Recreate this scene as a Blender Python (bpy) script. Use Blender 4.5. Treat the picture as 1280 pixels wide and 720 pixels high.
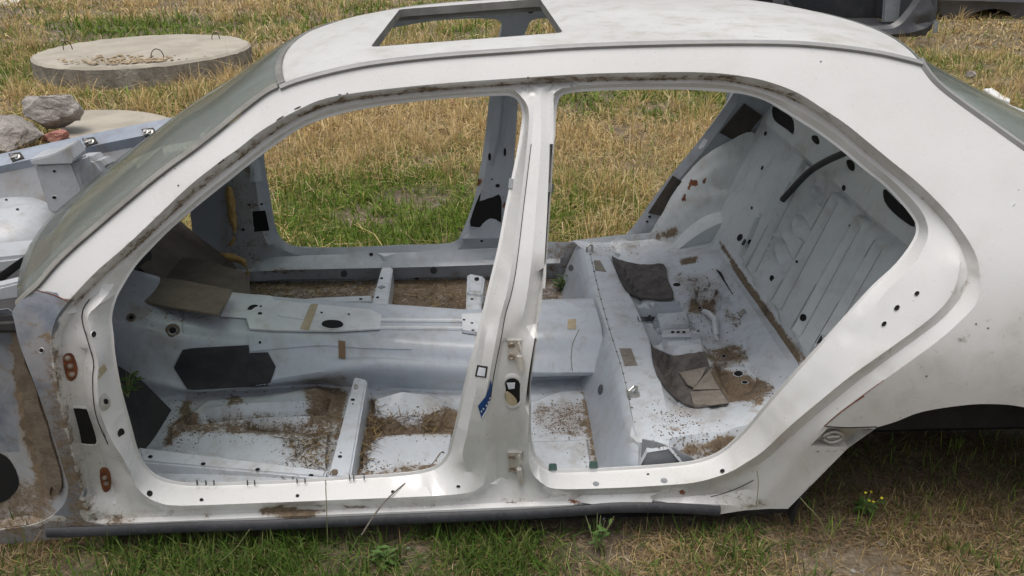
import bpy, bmesh, math, random
import numpy as np
from mathutils import Vector, Matrix
from mathutils.geometry import delaunay_2d_cdt
from mathutils.bvhtree import BVHTree

random.seed(7)
rng = np.random.default_rng(7)
R = math.radians
for o in list(bpy.data.objects):
    bpy.data.objects.remove(o)
scene = bpy.context.scene
COL = scene.collection

# ------------------------------------------------------------------ camera
FPX = 1012.0
PITCH, YAW = R(25.1), R(2.2)
CAM = Vector((-.027, -1.667, 1.604))
FWD = Vector((math.sin(YAW)*math.cos(PITCH), math.cos(YAW)*math.cos(PITCH), -math.sin(PITCH)))
RGT = Vector((math.cos(YAW), -math.sin(YAW), 0))
UPV = RGT.cross(FWD)
cam = bpy.data.cameras.new('camera')
cam.sensor_width = 36.0
cam.lens = FPX/1280*36.0
cam.clip_start = .05
cam.clip_end = 2000
camo = bpy.data.objects.new('camera', cam)
COL.objects.link(camo)
mw = Matrix((RGT, UPV, -FWD)).transposed().to_4x4()
mw.translation = CAM
camo.matrix_world = mw
scene.camera = camo
scene.render.resolution_x, scene.render.resolution_y = 1024, 576

# ------------------------------------------------------------------ light: bright overcast
SUN_EL, SUN_AZ = R(80), R(200)          # azimuth measured from +Y (behind the car) towards +X
world = bpy.data.worlds.new('World')
scene.world = world
world.use_nodes = True
wn = world.node_tree
bg = wn.nodes['Background']
sky = wn.nodes.new('ShaderNodeTexSky')
sky.sky_type = 'NISHITA'
sky.sun_disc = False
sky.sun_elevation = SUN_EL
sky.sun_rotation = SUN_AZ
sky.air_density = 1.0
sky.dust_density = 6.0
sky.ozone_density = .6
hs = wn.nodes.new('ShaderNodeHueSaturation')      # thin high cloud: the blue is washed out of the whole sky
hs.inputs['Saturation'].default_value = .42
wn.links.new(sky.outputs[0], hs.inputs['Color'])
wn.links.new(hs.outputs[0], bg.inputs[0])
bg.inputs[1].default_value = .15
sd = bpy.data.lights.new('sun', 'SUN')
sd.energy = 1.1
sd.angle = R(35)
sd.color = (1, .96, .9)
so = bpy.data.objects.new('sun', sd)
COL.objects.link(so)
sdir = Vector((math.sin(SUN_AZ)*math.cos(SUN_EL), math.cos(SUN_AZ)*math.cos(SUN_EL), math.sin(SUN_EL)))
so.rotation_euler = sdir.to_track_quat('Z', 'Y').to_euler()
so.location = sdir*30
vs = scene.view_settings
vs.view_transform = 'Standard'
vs.look = 'None'
vs.exposure = .0
vs.gamma = 1
vs.use_curve_mapping = False


# ------------------------------------------------------------------ pixel -> place helpers
def ray(p):
    return FWD + RGT*((p[0]-640)/FPX) + UPV*((360-p[1])/FPX)


def atp(p, axis, val):
    d = ray(p)
    i = 'XYZ'.index(axis)
    return CAM + d*((val-CAM[i])/d[i])


def lerp_table(xs, ys):
    xs = list(xs); ys = list(ys)
    def f(x):
        if x <= xs[0]:
            return ys[0]+(x-xs[0])*(ys[1]-ys[0])/(xs[1]-xs[0])
        for i in range(len(xs)-1):
            if x <= xs[i+1]:
                t = (x-xs[i])/(xs[i+1]-xs[i])
                return ys[i]+t*(ys[i+1]-ys[i])
        return ys[-1]+(x-xs[-1])*(ys[-1]-ys[-2])/(xs[-1]-xs[-2])
    return f


def smooth_table(xs, ys, n=60):
    # monotone-ish smooth resampling (Catmull-Rom) of a profile
    P = crom([(a, b) for a, b in zip(xs, ys)], False, n//len(xs)+2)
    P.sort()
    return lerp_table([p[0] for p in P], [p[1] for p in P])


def crom(P, closed=False, seg=5):
    out = []
    n = len(P)
    P = [tuple(p) for p in P]
    for i in range(n if closed else n-1):
        if closed:
            a, b, c, d = P[(i-1) % n], P[i], P[(i+1) % n], P[(i+2) % n]
        else:
            b, c = P[i], P[i+1]
            a = P[i-1] if i > 0 else tuple(2*x-y for x, y in zip(b, c))
            d = P[i+2] if i+2 < n else tuple(2*x-y for x, y in zip(c, b))
        for k in range(seg):
            t = k/seg
            # centripetal-like tension keeps uneven spacing tame
            out.append(tuple(.5*((2*q)+(-p+r)*t+(2*p-5*q+4*r-s)*t*t+(-p+3*q-3*r+s)*t**3)
                             for p, q, r, s in zip(a, b, c, d)))
    if not closed:
        out.append(P[-1])
    return out


class Side:
    """u = x, v = z, y = fn(x, z) + sgn*off"""
    def __init__(s, fn, sgn=1.0):
        s.fn, s.sgn = fn, sgn
    def hit(s, p, off=0.0):
        d = ray(p)
        t = 1.7
        for _ in range(14):
            P = CAM + d*t
            g = P.y - (s.fn(P.x, P.z)+s.sgn*off)
            P2 = CAM + d*(t+.01)
            g2 = P2.y - (s.fn(P2.x, P2.z)+s.sgn*off)
            k = (g2-g)/.01
            t -= g/(k if abs(k) > .2 else .2)
        P = CAM + d*t
        return (P.x, P.z)
    def pos(s, u, v, off):
        return (u, s.fn(u, v)+s.sgn*off, v)


class Height:
    """u = x, v = y, z = fn(x, y) + off"""
    def __init__(s, fn):
        s.fn = fn
    def hit(s, p, off=0.0):
        d = ray(p)
        P = atp(p, 'Z', .2)
        t = (P-CAM).dot(d)/d.dot(d)
        for _ in range(20):
            P = CAM + d*t
            g = P.z - (s.fn(P.x, P.y)+off)
            P2 = CAM + d*(t+.01)
            g2 = P2.z - (s.fn(P2.x, P2.y)+off)
            k = (g2-g)/.01
            t -= g/(k if abs(k) > .05 else -.05)
        P = CAM + d*t
        return (P.x, P.y)
    def pos(s, u, v, off):
        return (u, v, s.fn(u, v)+off)


class Plane:
    def __init__(s, o, U, V):
        s.o = Vector(o); s.U = Vector(U).normalized()
        V = Vector(V)
        s.V = (V - s.U*V.dot(s.U)).normalized()
        s.N = s.U.cross(s.V)
        if s.N.dot(CAM-s.o) < 0:
            s.N = -s.N
    def hit(s, p, off=0.0):
        d = ray(p)
        t = (s.o + s.N*off - CAM).dot(s.N)/d.dot(s.N)
        P = CAM + d*t - s.o
        return (P.dot(s.U), P.dot(s.V))
    def pos(s, u, v, off):
        return tuple(s.o + s.U*u + s.V*v + s.N*off)


def in_poly(px, py, poly):
    x, y = np.asarray(px), np.asarray(py)
    inside = np.zeros(x.shape, bool)
    n = len(poly)
    for i in range(n):
        x1, y1 = poly[i]; x2, y2 = poly[(i+1) % n]
        if y1 == y2:
            continue
        c = ((y1 > y) != (y2 > y)) & (x < (x2-x1)*(y-y1)/(y2-y1)+x1)
        inside ^= c
    return inside


def poly_dist(x, y, poly, closed=True):
    d = np.full(x.shape, 1e9)
    n = len(poly)
    for i in range(n if closed else n-1):
        ax, ay = poly[i]; bx, by = poly[(i+1) % n]
        L = (bx-ax)**2+(by-ay)**2+1e-12
        t = np.clip(((x-ax)*(bx-ax)+(y-ay)*(by-ay))/L, 0, 1)
        d = np.minimum(d, np.hypot(x-(ax+t*(bx-ax)), y-(ay+t*(by-ay))))
    return d


def project(co):
    co = np.asarray(co)
    d = co - np.array(CAM)
    z = d @ np.array(FWD)
    return 640+FPX*(d @ np.array(RGT))/z, 360-FPX*(d @ np.array(UPV))/z


# ------------------------------------------------------------------ object helpers
def link(name, me, mat=None, parent=None):
    o = bpy.data.objects.new(name, me)
    COL.objects.link(o)
    if me is not None and mat is not None:
        for m in (mat if isinstance(mat, (list, tuple)) else [mat]):
            me.materials.append(m)
    if parent is not None:
        o.parent = parent
    return o


def thing(name, label, cat, loc=(0, 0, 0), group=None):
    o = bpy.data.objects.new(name, None)
    o.empty_display_size = .1
    COL.objects.link(o)
    o.location = loc
    o['label'] = label; o['category'] = cat
    if group:
        o['group'] = group
    return o


def tag(o, label, cat, group=None):
    o['label'] = label; o['category'] = cat
    if group:
        o['group'] = group
    return o


def setparent(o, par):
    o.parent = par
    o.matrix_parent_inverse = par.matrix_basis.inverted()
    return o


def mesh_from(name, verts, faces, mat, parent=None, smooth=True, angle=35):
    me = bpy.data.meshes.new(name)
    me.from_pydata([tuple(v) for v in verts], [], faces)
    me.validate()
    if smooth:
        me.shade_smooth()
        me.set_sharp_from_angle(angle=R(angle))
    o = link(name, me, mat)
    if parent is not None:
        setparent(o, parent)
    return o


def bm_obj(name, bm, mat, parent=None, smooth=True, angle=35):
    bmesh.ops.recalc_face_normals(bm, faces=bm.faces)
    me = bpy.data.meshes.new(name)
    bm.to_mesh(me); bm.free()
    if smooth:
        me.shade_smooth()
        me.set_sharp_from_angle(angle=R(angle))
    o = link(name, me, mat)
    if parent is not None:
        setparent(o, parent)
    return o


def box_bm(corners8, bevel=.003, seg=2):
    """corners8: bottom 4 (ccw) then top 4"""
    bm = bmesh.new()
    v = [bm.verts.new(c) for c in corners8]
    for f in ((3, 2, 1, 0), (4, 5, 6, 7), (0, 1, 5, 4), (1, 2, 6, 5), (2, 3, 7, 6), (3, 0, 4, 7)):
        bm.faces.new([v[i] for i in f])
    if bevel:
        bmesh.ops.bevel(bm, geom=bm.edges[:], offset=bevel, segments=seg, affect='EDGES', clamp_overlap=True)
    return bm


def prism_bm(poly3, vec, bevel=.002, seg=2):
    """closed polygon of 3d points extruded by vec"""
    bm = bmesh.new()
    a = [bm.verts.new(p) for p in poly3]
    f = bm.faces.new(a)
    r = bmesh.ops.extrude_face_region(bm, geom=[f])
    nv = [g for g in r['geom'] if isinstance(g, bmesh.types.BMVert)]
    bmesh.ops.translate(bm, verts=nv, vec=Vector(vec))
    bmesh.ops.recalc_face_normals(bm, faces=bm.faces)
    if bevel:
        bmesh.ops.bevel(bm, geom=bm.edges[:], offset=bevel, segments=seg, affect='EDGES', clamp_overlap=True)
    return bm


def tube_bm(path, rad, n=8, cap=True):
    bm = bmesh.new()
    path = [Vector(p) for p in path]
    rings = []
    up = Vector((0, 0, 1))
    for i, p in enumerate(path):
        t = (path[min(i+1, len(path)-1)]-path[max(i-1, 0)]).normalized()
        a = t.cross(up)
        if a.length < .05:
            a = t.cross(Vector((1, 0, 0)))
        a.normalize()
        b = t.cross(a)
        r = rad[i] if isinstance(rad, (list, tuple)) else rad
        rings.append([bm.verts.new(p + a*(math.cos(6.2832*k/n)*r) + b*(math.sin(6.2832*k/n)*r)) for k in range(n)])
    for i in range(len(rings)-1):
        for k in range(n):
            bm.faces.new((rings[i][k], rings[i][(k+1) % n], rings[i+1][(k+1) % n], rings[i+1][k]))
    if cap:
        bm.faces.new(rings[0][::-1]); bm.faces.new(rings[-1])
    return bm


def sweep_bm(path, prof, nrm):
    """closed 2d profile (a along side axis, b along normal) swept along a 3d path; nrm(i) gives the normal"""
    bm = bmesh.new()
    path = [Vector(p) for p in path]
    rings = []
    for i, p in enumerate(path):
        t = (path[min(i+1, len(path)-1)]-path[max(i-1, 0)]).normalized()
        N = Vector(nrm(i))
        N = (N - t*N.dot(t)).normalized()
        S = t.cross(N)
        rings.append([bm.verts.new(p + S*a + N*b) for a, b in prof])
    m = len(prof)
    for i in range(len(rings)-1):
        for k in range(m):
            bm.faces.new((rings[i][k], rings[i][(k+1) % m], rings[i+1][(k+1) % m], rings[i+1][k]))
    bm.faces.new(rings[0][::-1]); bm.faces.new(rings[-1])
    return bm


def lathe_bm(origin, axis, prof, n=16):
    axis = Vector(axis).normalized()
    a = axis.cross(Vector((.3, .9, .2))).normalized()
    b = axis.cross(a)
    o = Vector(origin)
    bm = bmesh.new()
    rings = []
    for r, h in prof:
        rings.append([bm.verts.new(o + axis*h + a*(math.cos(6.2832*k/n)*r) + b*(math.sin(6.2832*k/n)*r)) for k in range(n)])
    for i in range(len(rings)-1):
        for k in range(n):
            bm.faces.new((rings[i][k], rings[i][(k+1) % n], rings[i+1][(k+1) % n], rings[i+1][k]))
    bm.faces.new(rings[0][::-1]); bm.faces.new(rings[-1])
    return bm


# ------------------------------------------------------------------ pressed sheet-metal panel
def resolve(base, spec):
    """spec = dict(p=[(x,y)...], off=scalar|list, uv=bool, s=smooth segs, closed)"""
    P = spec['p']; off = spec.get('off', 0.0)
    offs = list(off) if isinstance(off, (list, tuple)) else [off]*len(P)
    s = spec.get('s', 4)
    Q = [(p[0], p[1], o) for p, o in zip(P, offs)]
    if s:
        Q = crom(Q, spec.get('closed', False), s)
    out = []
    for x, y, o in Q:
        if spec.get('uv'):
            out.append((x, y, o))
        else:
            u, v = base.hit((x, y), o)
            out.append((u, v, o))
    return out


def panel(name, base, outer, holes=(), lines=(), cups=(), res=.02, mat=None, parent=None,
          thick=.0025, stains=(), angle=28, iters=250, keep_front=True, jitter=0.0):
    """outer: list of (u,v,off); holes: list of such loops; lines: open polylines;
       cups: list of (px,py,rx,ry,rot,depth) in pixels = pressed holes with a dark bottom;
       stains: list of (attr, polygon_px, strength, feather_px)"""
    V, E, F = [], [], []
    def add(loop, closed):
        i0 = len(V)
        for q in loop:
            V.append(q)
        n = len(loop)
        for i in range(n if closed else n-1):
            E.append((i0+i, i0+(i+1) % n))
    def dedupe(loop, closed):
        out = []
        for q in loop:
            if not out or math.hypot(q[0]-out[-1][0], q[1]-out[-1][1]) > .0015:
                out.append(q)
        if closed and len(out) > 2 and math.hypot(out[0][0]-out[-1][0], out[0][1]-out[-1][1]) < .0015:
            out.pop()
        return out
    outer = dedupe(outer, True)
    holes = [dedupe(h, True) for h in holes]
    lines = [dedupe(l, False) for l in lines]
    lines = [l for l in lines if len(l) > 1]
    # interior grid
    oxy = [(q[0], q[1]) for q in outer]
    U0, U1 = min(q[0] for q in outer), max(q[0] for q in outer)
    V0, V1 = min(q[1] for q in outer), max(q[1] for q in outer)
    gx, gy = np.meshgrid(np.arange(U0, U1, res), np.arange(V0, V1, res))
    gx = gx.copy(); gx[1::2] += res/2
    gx, gy = gx.ravel(), gy.ravel()
    gx = gx + rng.normal(0, .06*res, gx.shape); gy = gy + rng.normal(0, .06*res, gy.shape)
    k = in_poly(gx, gy, oxy)
    gx, gy = gx[k], gy[k]
    for L, c in [(outer, True)]+[(h, True) for h in holes]+[(l, False) for l in lines]:
        if len(gx):
            d = poly_dist(gx, gy, [(q[0], q[1]) for q in L], c)
            gx, gy = gx[d > .42*res], gy[d > .42*res]
    add(outer, True)
    for h in holes:
        add(h, True)
    for l in lines:
        add(l, False)
    fixed_n = len(V)
    for a, b in zip(gx, gy):
        V.append((float(a), float(b), None))
    # cups: uv loops, offset unknown until the membrane is solved -> fitted to nearest offset afterwards
    cup_uv = []
    def offset_field(verts, tris, fix):
        n = len(verts)
        off = np.zeros(n); isf = np.zeros(n, bool)
        for i, o in fix.items():
            off[i] = o; isf[i] = True
        e = np.concatenate([tris[:, [0, 1]], tris[:, [1, 2]], tris[:, [2, 0]]])
        e = np.unique(np.sort(e, 1), axis=0)
        P = np.array([(v[0], v[1]) for v in verts])
        w = 1/np.maximum(np.hypot(*(P[e[:, 0]]-P[e[:, 1]]).T), .002)
        # start: nearest fixed value
        fi = np.where(isf)[0]
        if len(fi) < n:
            fr = np.where(~isf)[0]
            for s in range(0, len(fr), 800):
                q = fr[s:s+800]
                dd = ((P[q][:, None, :]-P[fi][None])**2).sum(2)
                off[q] = off[fi[dd.argmin(1)]]
        deg = np.bincount(e[:, 0], w, n)+np.bincount(e[:, 1], w, n)
        for _ in range(iters):
            acc = np.bincount(e[:, 0], w*off[e[:, 1]], n)+np.bincount(e[:, 1], w*off[e[:, 0]], n)
            new = acc/np.maximum(deg, 1e-9)
            off = np.where(isf, off, new)
        return off
    r = delaunay_2d_cdt([Vector((v[0], v[1])) for v in V], E, [], 0, 1e-6, True)
    nv, _, nf, ov = r[0], r[1], r[2], r[3]
    nf = [f for f in nf if len(f) == 3]
    tris = np.array(nf)
    P = np.array([(v.x, v.y) for v in nv])
    cen = P[tris].mean(1)
    k = in_poly(cen[:, 0], cen[:, 1], oxy)
    for h in holes:
        k &= ~in_poly(cen[:, 0], cen[:, 1], [(q[0], q[1]) for q in h])
    tris = tris[k]
    fix = {}
    for i, o in enumerate(ov):
        for j in o:
            if j < fixed_n:
                fix[i] = V[j][2]
    off = offset_field(P, tris, fix)
    co = np.array([base.pos(p[0], p[1], o) for p, o in zip(P, off)])
    # orientation towards the camera
    nrm = np.cross(co[tris[:, 1]]-co[tris[:, 0]], co[tris[:, 2]]-co[tris[:, 0]])
    if (nrm*(np.array(CAM)-co[tris[:, 0]])).sum() < 0:
        tris = tris[:, ::-1]
    used = np.unique(tris)
    remap = -np.ones(len(co), int); remap[used] = np.arange(len(used))
    co = co[used]; tris = remap[tris]
    me = bpy.data.meshes.new(name)
    me.from_pydata([tuple(c) for c in co], [], [tuple(int(i) for i in t) for t in tris])
    me.update()
    # stains
    sx, sy = project(co)
    acc = {}
    for st in stains:
        attr, poly, strength, feather = st
        ins = in_poly(sx, sy, poly)
        d = poly_dist(sx, sy, poly)
        val = np.where(ins, 1.0, np.clip(1-d/feather, 0, 1))*strength
        acc[attr] = np.maximum(acc.get(attr, 0), val)
    for nme in ('dirt', 'rust', 'bare'):
        a = me.attributes.new(nme, 'FLOAT', 'POINT')
        a.data.foreach_set('value', np.asarray(acc.get(nme, np.zeros(len(co))), dtype=np.float32))
    me.shade_smooth()
    me.set_sharp_from_angle(angle=R(angle))
    if thick:
        ed = np.empty(len(me.edges)*2, int); me.edges.foreach_get('vertices', ed)
        ed = np.sort(ed.reshape(-1, 2), 1)
        te = np.sort(np.concatenate([tris[:, [0, 1]], tris[:, [1, 2]], tris[:, [2, 0]]]), 1)
        key, cnt = np.unique(te[:, 0]*10000000+te[:, 1], return_counts=True)
        bset = key[cnt == 1]
        sh = me.attributes.get('sharp_edge') or me.attributes.new('sharp_edge', 'BOOLEAN', 'EDGE')
        cur = np.empty(len(me.edges), bool); sh.data.foreach_get('value', cur)
        cur |= np.isin(ed[:, 0]*10000000+ed[:, 1], bset)
        sh.data.foreach_set('value', cur)
    o = link(name, me, mat)
    if thick:
        md = o.modifiers.new('thickness', 'SOLIDIFY')
        md.thickness = thick; md.offset = -1
        md.use_even_offset = False
    if parent is not None:
        setparent(o, parent)
    o_b = BVHTree.FromPolygons([tuple(c) for c in co], [tuple(int(i) for i in t) for t in tris])
    return o, o_b


def bhit(bvh, p):
    """pixel -> (point, normal towards camera) on a built panel, or None"""
    d = ray(p).normalized()
    loc, n, i, t = bvh.ray_cast(CAM, d)
    if loc is None:
        return None
    if n.dot(d) > 0:
        n = -n
    return loc, n


def ell(px, py, rx, ry, rot=0, n=14):
    c, s = math.cos(R(rot)), math.sin(R(rot))
    return [(px+rx*math.cos(6.2832*k/n)*c-ry*math.sin(6.2832*k/n)*s,
             py+rx*math.cos(6.2832*k/n)*s+ry*math.sin(6.2832*k/n)*c) for k in range(n)]


def densify(poly, step):
    out = []
    n = len(poly)
    for i in range(n):
        a, b = poly[i], poly[(i+1) % n]
        m = max(1, int(math.hypot(b[0]-a[0], b[1]-a[1])/step))
        for k in range(m):
            out.append((a[0]+(b[0]-a[0])*k/m, a[1]+(b[1]-a[1])*k/m))
    return out


def patch(name, bvh, poly, thick, mat, parent=None, lift=.0006, inner=6, bevel=True):
    """thin pad that follows a panel: outline in pixels dropped onto the built surface"""
    poly = densify(poly, inner)
    xs = [p[0] for p in poly]; ys = [p[1] for p in poly]
    pts = list(poly)
    x = min(xs)+inner/2
    grid = []
    while x < max(xs):
        y = min(ys)+inner/2
        while y < max(ys):
            grid.append((x, y)); y += inner
        x += inner
    if grid:
        gx = np.array([g[0] for g in grid]); gy = np.array([g[1] for g in grid])
        k = in_poly(gx, gy, poly) & (poly_dist(gx, gy, poly) > inner*.4)
        pts += [g for g, q in zip(grid, k) if q]
    n = len(poly)
    r = delaunay_2d_cdt([Vector(p) for p in pts], [(i, (i+1) % n) for i in range(n)], [], 0, 1e-6, True)
    nv, nf = r[0], [f for f in r[2] if len(f) == 3]
    P = [(v.x, v.y) for v in nv]
    cen = np.array([[sum(P[i][0] for i in f)/3, sum(P[i][1] for i in f)/3] for f in nf])
    k = in_poly(cen[:, 0], cen[:, 1], poly)
    nf = [f for f, q in zip(nf, k) if q]
    H = [bhit(bvh, p) for p in P]
    good = [h for h in H if h]
    if not good:
        return None
    an = sum((h[1] for h in good), Vector())/len(good)
    lo, hi = [], []
    for p, h in zip(P, H):
        if h is None:
            j = min((q for q in range(len(P)) if H[q]), key=lambda q: (P[q][0]-p[0])**2+(P[q][1]-p[1])**2)
            h = H[j]
            d = ray(p)
            t = (h[0]-CAM).dot(h[1])/d.dot(h[1])
            h = (CAM+d*t, h[1])
        lo.append(h[0]+an*lift); hi.append(h[0]+an*(lift+thick))
    m = len(P)
    faces = [tuple(i+m for i in f) for f in nf]
    cnt = {}
    for f in nf:
        for a, b in ((f[0], f[1]), (f[1], f[2]), (f[2], f[0])):
            cnt[(a, b)] = 1
    for (a, b) in list(cnt):
        if (b, a) not in cnt:
            faces.append((a, b, b+m, a+m))
    bm = bmesh.new()
    vs_ = [bm.verts.new(v) for v in lo+hi]
    for f in faces:
        try:
            bm.faces.new([vs_[i] for i in f])
        except ValueError:
            pass
    bmesh.ops.delete(bm, geom=[v for v in bm.verts if not v.link_faces], context='VERTS')
    bmesh.ops.recalc_face_normals(bm, faces=bm.faces)
    return bm_obj(name, bm, mat, parent, angle=50)


def hole_cup(bvh, p, rx, ry, rot, parent, name='bolt_hole', depth=.012, ring=.0, mat=None):
    """a pressed-in hole: dark recessed dish with a thin rolled rim standing on the panel"""
    h = bhit(bvh, p)
    if not h:
        return None
    loc, n = h
    poly = ell(p[0], p[1], rx, ry, rot, 12)
    P = []
    for q in poly:
        d = ray(q)
        t = (loc-CAM).dot(n)/d.dot(n)
        P.append(CAM+d*t)
    c = sum(P, Vector())/len(P)
    bm = bmesh.new()
    r0 = [bm.verts.new(c+(q-c)*1.18+n*.0004) for q in P]
    r1 = [bm.verts.new(c+(q-c)*1.06+n*.0016) for q in P]
    r2 = [bm.verts.new(c+(q-c)*.98+n*.0008) for q in P]
    m = len(P)
    for a, b in ((r0, r1), (r1, r2)):
        for k in range(m):
            bm.faces.new((a[k], a[(k+1) % m], b[(k+1) % m], b[k]))
    f = bm.faces.new(r2)
    f.material_index = 1
    o = bm_obj(name, bm, [mat or M['paint_in'], M['void']], parent, angle=80)
    return o


# ------------------------------------------------------------------ materials
M = {}


class NT:
    def __init__(s, name):
        s.m = bpy.data.materials.new(name)
        s.m.use_nodes = True
        s.t = s.m.node_tree
        s.b = s.t.nodes['Principled BSDF']
        M[name] = s.m
        s.co = s.n('ShaderNodeTexCoord').outputs['Object']
    def n(s, k, **kw):
        nd = s.t.nodes.new(k)
        for a, b in kw.items():
            setattr(nd, a, b)
        return nd
    def l(s, a, b):
        s.t.links.new(a, b)
    def noise(s, scale, detail=6, rough=.6, vec=None, dist=0.0, stretch=None):
        v = vec or s.co
        if stretch:
            mp = s.n('ShaderNodeMapping'); mp.inputs['Scale'].default_value = stretch
            s.l(v, mp.inputs[0]); v = mp.outputs[0]
        nd = s.n('ShaderNodeTexNoise')
        nd.inputs['Scale'].default_value = scale
        nd.inputs['Detail'].default_value = detail
        nd.inputs['Roughness'].default_value = rough
        nd.inputs['Distortion'].default_value = dist
        s.l(v, nd.inputs['Vector'])
        return nd.outputs['Fac']
    def attr(s, name, col=False):
        nd = s.n('ShaderNodeAttribute'); nd.attribute_name = name
        return nd.outputs['Color' if col else 'Fac']
    def math(s, op, a, b=None, c=None):
        nd = s.n('ShaderNodeMath', operation=op)
        for i, x in enumerate((a, b, c)):
            if x is None:
                continue
            if isinstance(x, (int, float)):
                nd.inputs[i].default_value = x
            else:
                s.l(x, nd.inputs[i])
        return nd.outputs[0]
    def ramp(s, x, a, b, y0=0.0, y1=1.0):
        nd = s.n('ShaderNodeMapRange'); nd.interpolation_type = 'SMOOTHSTEP'
        s.l(x, nd.inputs[0])
        for i, q in enumerate((a, b, y0, y1)):
            nd.inputs[i+1].default_value = q
        return nd.outputs[0]
    def mix(s, f, a, b):
        nd = s.n('ShaderNodeMix', data_type='RGBA')
        for i, x in ((0, f), (6, a), (7, b)):
            if isinstance(x, (int, float)):
                nd.inputs[i].default_value = x
            elif isinstance(x, tuple):
                nd.inputs[i].default_value = (*x, 1)
            else:
                s.l(x, nd.inputs[i])
        return nd.outputs[2]
    def bump(s, h, strength=.2, dist=.002, prev=None):
        nd = s.n('ShaderNodeBump')
        nd.inputs['Strength'].default_value = strength
        nd.inputs['Distance'].default_value = dist
        s.l(h, nd.inputs['Height'])
        if prev:
            s.l(prev, nd.inputs['Normal'])
        return nd.outputs[0]
    def out(s, col=None, rough=None, normal=None, metal=None, coat=None, spec=None):
        for k, x in (('Base Color', col), ('Roughness', rough), ('Normal', normal), ('Metallic', metal),
                     ('Coat Weight', coat), ('Specular IOR Level', spec)):
            if x is None:
                continue
            if isinstance(x, (int, float)):
                s.b.inputs[k].default_value = x
            elif isinstance(x, tuple):
                s.b.inputs[k].default_value = (*x, 1)
            else:
                s.l(x, s.b.inputs[k])
        return s.m


def paint(name, base, base2, grime, gr_amt, rough=.35, coat=.3, dirt_shade_col=(.135, .10, .066), speck=.5, bump=.12, streak=.25, mott=.12):
    t = NT(name)
    n1 = t.noise(2.3, 5, .6)
    n2 = t.noise(9, 8, .65, dist=.4)
    n3 = t.noise(70, 5, .7)
    n4 = t.noise(26, 8, .7, dist=.6)
    c = t.mix(t.ramp(n1, .3, .7), base, base2)
    g = t.math('MULTIPLY', t.ramp(n2, .45, .8), gr_amt)
    c = t.mix(g, c, grime)
    # fine specks of soil
    sp = t.math('MULTIPLY', t.ramp(n3, .66, .74), t.math('MULTIPLY', t.ramp(n2, .4, .6), speck))
    c = t.mix(sp, c, (.13, .1, .075))
    n6 = t.noise(230, 3, .6)
    n7 = t.noise(16, 6, .7, stretch=(1.6, 1.6, .14), dist=.2)
    c = t.mix(t.math('MULTIPLY', t.ramp(n7, .52, .78), streak), c, grime)
    c = t.mix(t.math('MULTIPLY', t.ramp(n6, .69, .73), t.math('MULTIPLY', t.ramp(n7, .45, .62), speck)), c, (.11, .075, .05))
    c = t.mix(t.math('MULTIPLY', t.ramp(n4, .52, .72), mott), c, grime)
    bare = t.ramp(t.math('ADD', t.attr('bare'), t.math('MULTIPLY', t.math('SUBTRACT', n4, .5), .5)), .4, .62)
    barec = t.mix(t.ramp(n2, .35, .65), (.13, .15, .185), (.25, .27, .30))
    barec = t.mix(t.math('MULTIPLY', t.ramp(n4, .5, .68), .6), barec, (.17, .14, .11))
    c = t.mix(bare, c, barec)
    n5 = t.noise(130, 4, .7)
    brk = t.math('ADD', t.math('MULTIPLY', t.math('SUBTRACT', n4, .5), 1.25), t.math('MULTIPLY', t.math('SUBTRACT', n5, .5), .7))
    film = t.math('MULTIPLY', t.ramp(t.math('ADD', t.attr('dirt'), t.math('MULTIPLY', t.math('SUBTRACT', n2, .5), .9)), .12, .85), .55)
    c = t.mix(film, c, tuple(x*2.0 for x in dirt_shade_col))
    d = t.ramp(t.math('ADD', t.attr('dirt'), brk), .40, .66)
    dc = t.mix(t.ramp(n3, .3, .7), dirt_shade_col, tuple(x*1.75 for x in dirt_shade_col))
    dc = t.mix(t.ramp(n2, .5, .75), dc, tuple(x*.6 for x in dirt_shade_col))
    c = t.mix(d, c, dc)
    ru = t.ramp(t.math('ADD', t.attr('rust'), t.math('MULTIPLY', brk, 1.2)), .50, .72)
    rc = t.mix(t.ramp(n3, .35, .7), (.10, .032, .014), (.27, .10, .035))
    c = t.mix(ru, c, rc)
    anyd = t.math('MAXIMUM', d, t.math('MAXIMUM', ru, bare))
    ro = t.math('MAXIMUM', t.math('ADD', t.math('MULTIPLY', n2, .25), rough-.1), t.math('MULTIPLY', anyd, .85))
    hb = t.math('ADD', t.math('MULTIPLY', n3, .5), t.math('MULTIPLY', anyd, t.math('ADD', n4, n3)))
    nb = t.bump(hb, bump, .003)
    return t.out(c, ro, nb, coat=t.math('MULTIPLY', t.math('SUBTRACT', 1.0, anyd), coat))


paint('paint_white', (.70, .70, .69), (.655, .655, .64), (.46, .44, .39), .18, .24, .55, speck=1.0, mott=.06, streak=.10)
paint('paint_front', (.47, .49, .515), (.35, .37, .39), (.22, .19, .15), .95, .4, .2, speck=1.0)
paint('paint_roof', (.60, .60, .58), (.52, .515, .495), (.40, .38, .33), .7, .5, .1, speck=1, mott=.75, streak=.1)
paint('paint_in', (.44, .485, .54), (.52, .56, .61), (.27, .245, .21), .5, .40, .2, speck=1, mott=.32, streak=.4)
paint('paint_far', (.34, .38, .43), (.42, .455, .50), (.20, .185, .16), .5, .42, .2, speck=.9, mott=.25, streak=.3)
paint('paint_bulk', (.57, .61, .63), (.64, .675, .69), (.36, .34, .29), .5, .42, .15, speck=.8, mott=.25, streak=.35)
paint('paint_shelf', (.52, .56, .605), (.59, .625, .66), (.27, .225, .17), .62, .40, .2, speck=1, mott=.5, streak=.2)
paint('paint_dirty', (.42, .43, .43), (.30, .31, .33), (.20, .16, .11), .8, .6, .05, speck=1)
paint('paint_light', (.72, .74, .76), (.66, .69, .72), (.36, .32, .26), .5, .36, .2, speck=1, mott=.25)
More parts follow.
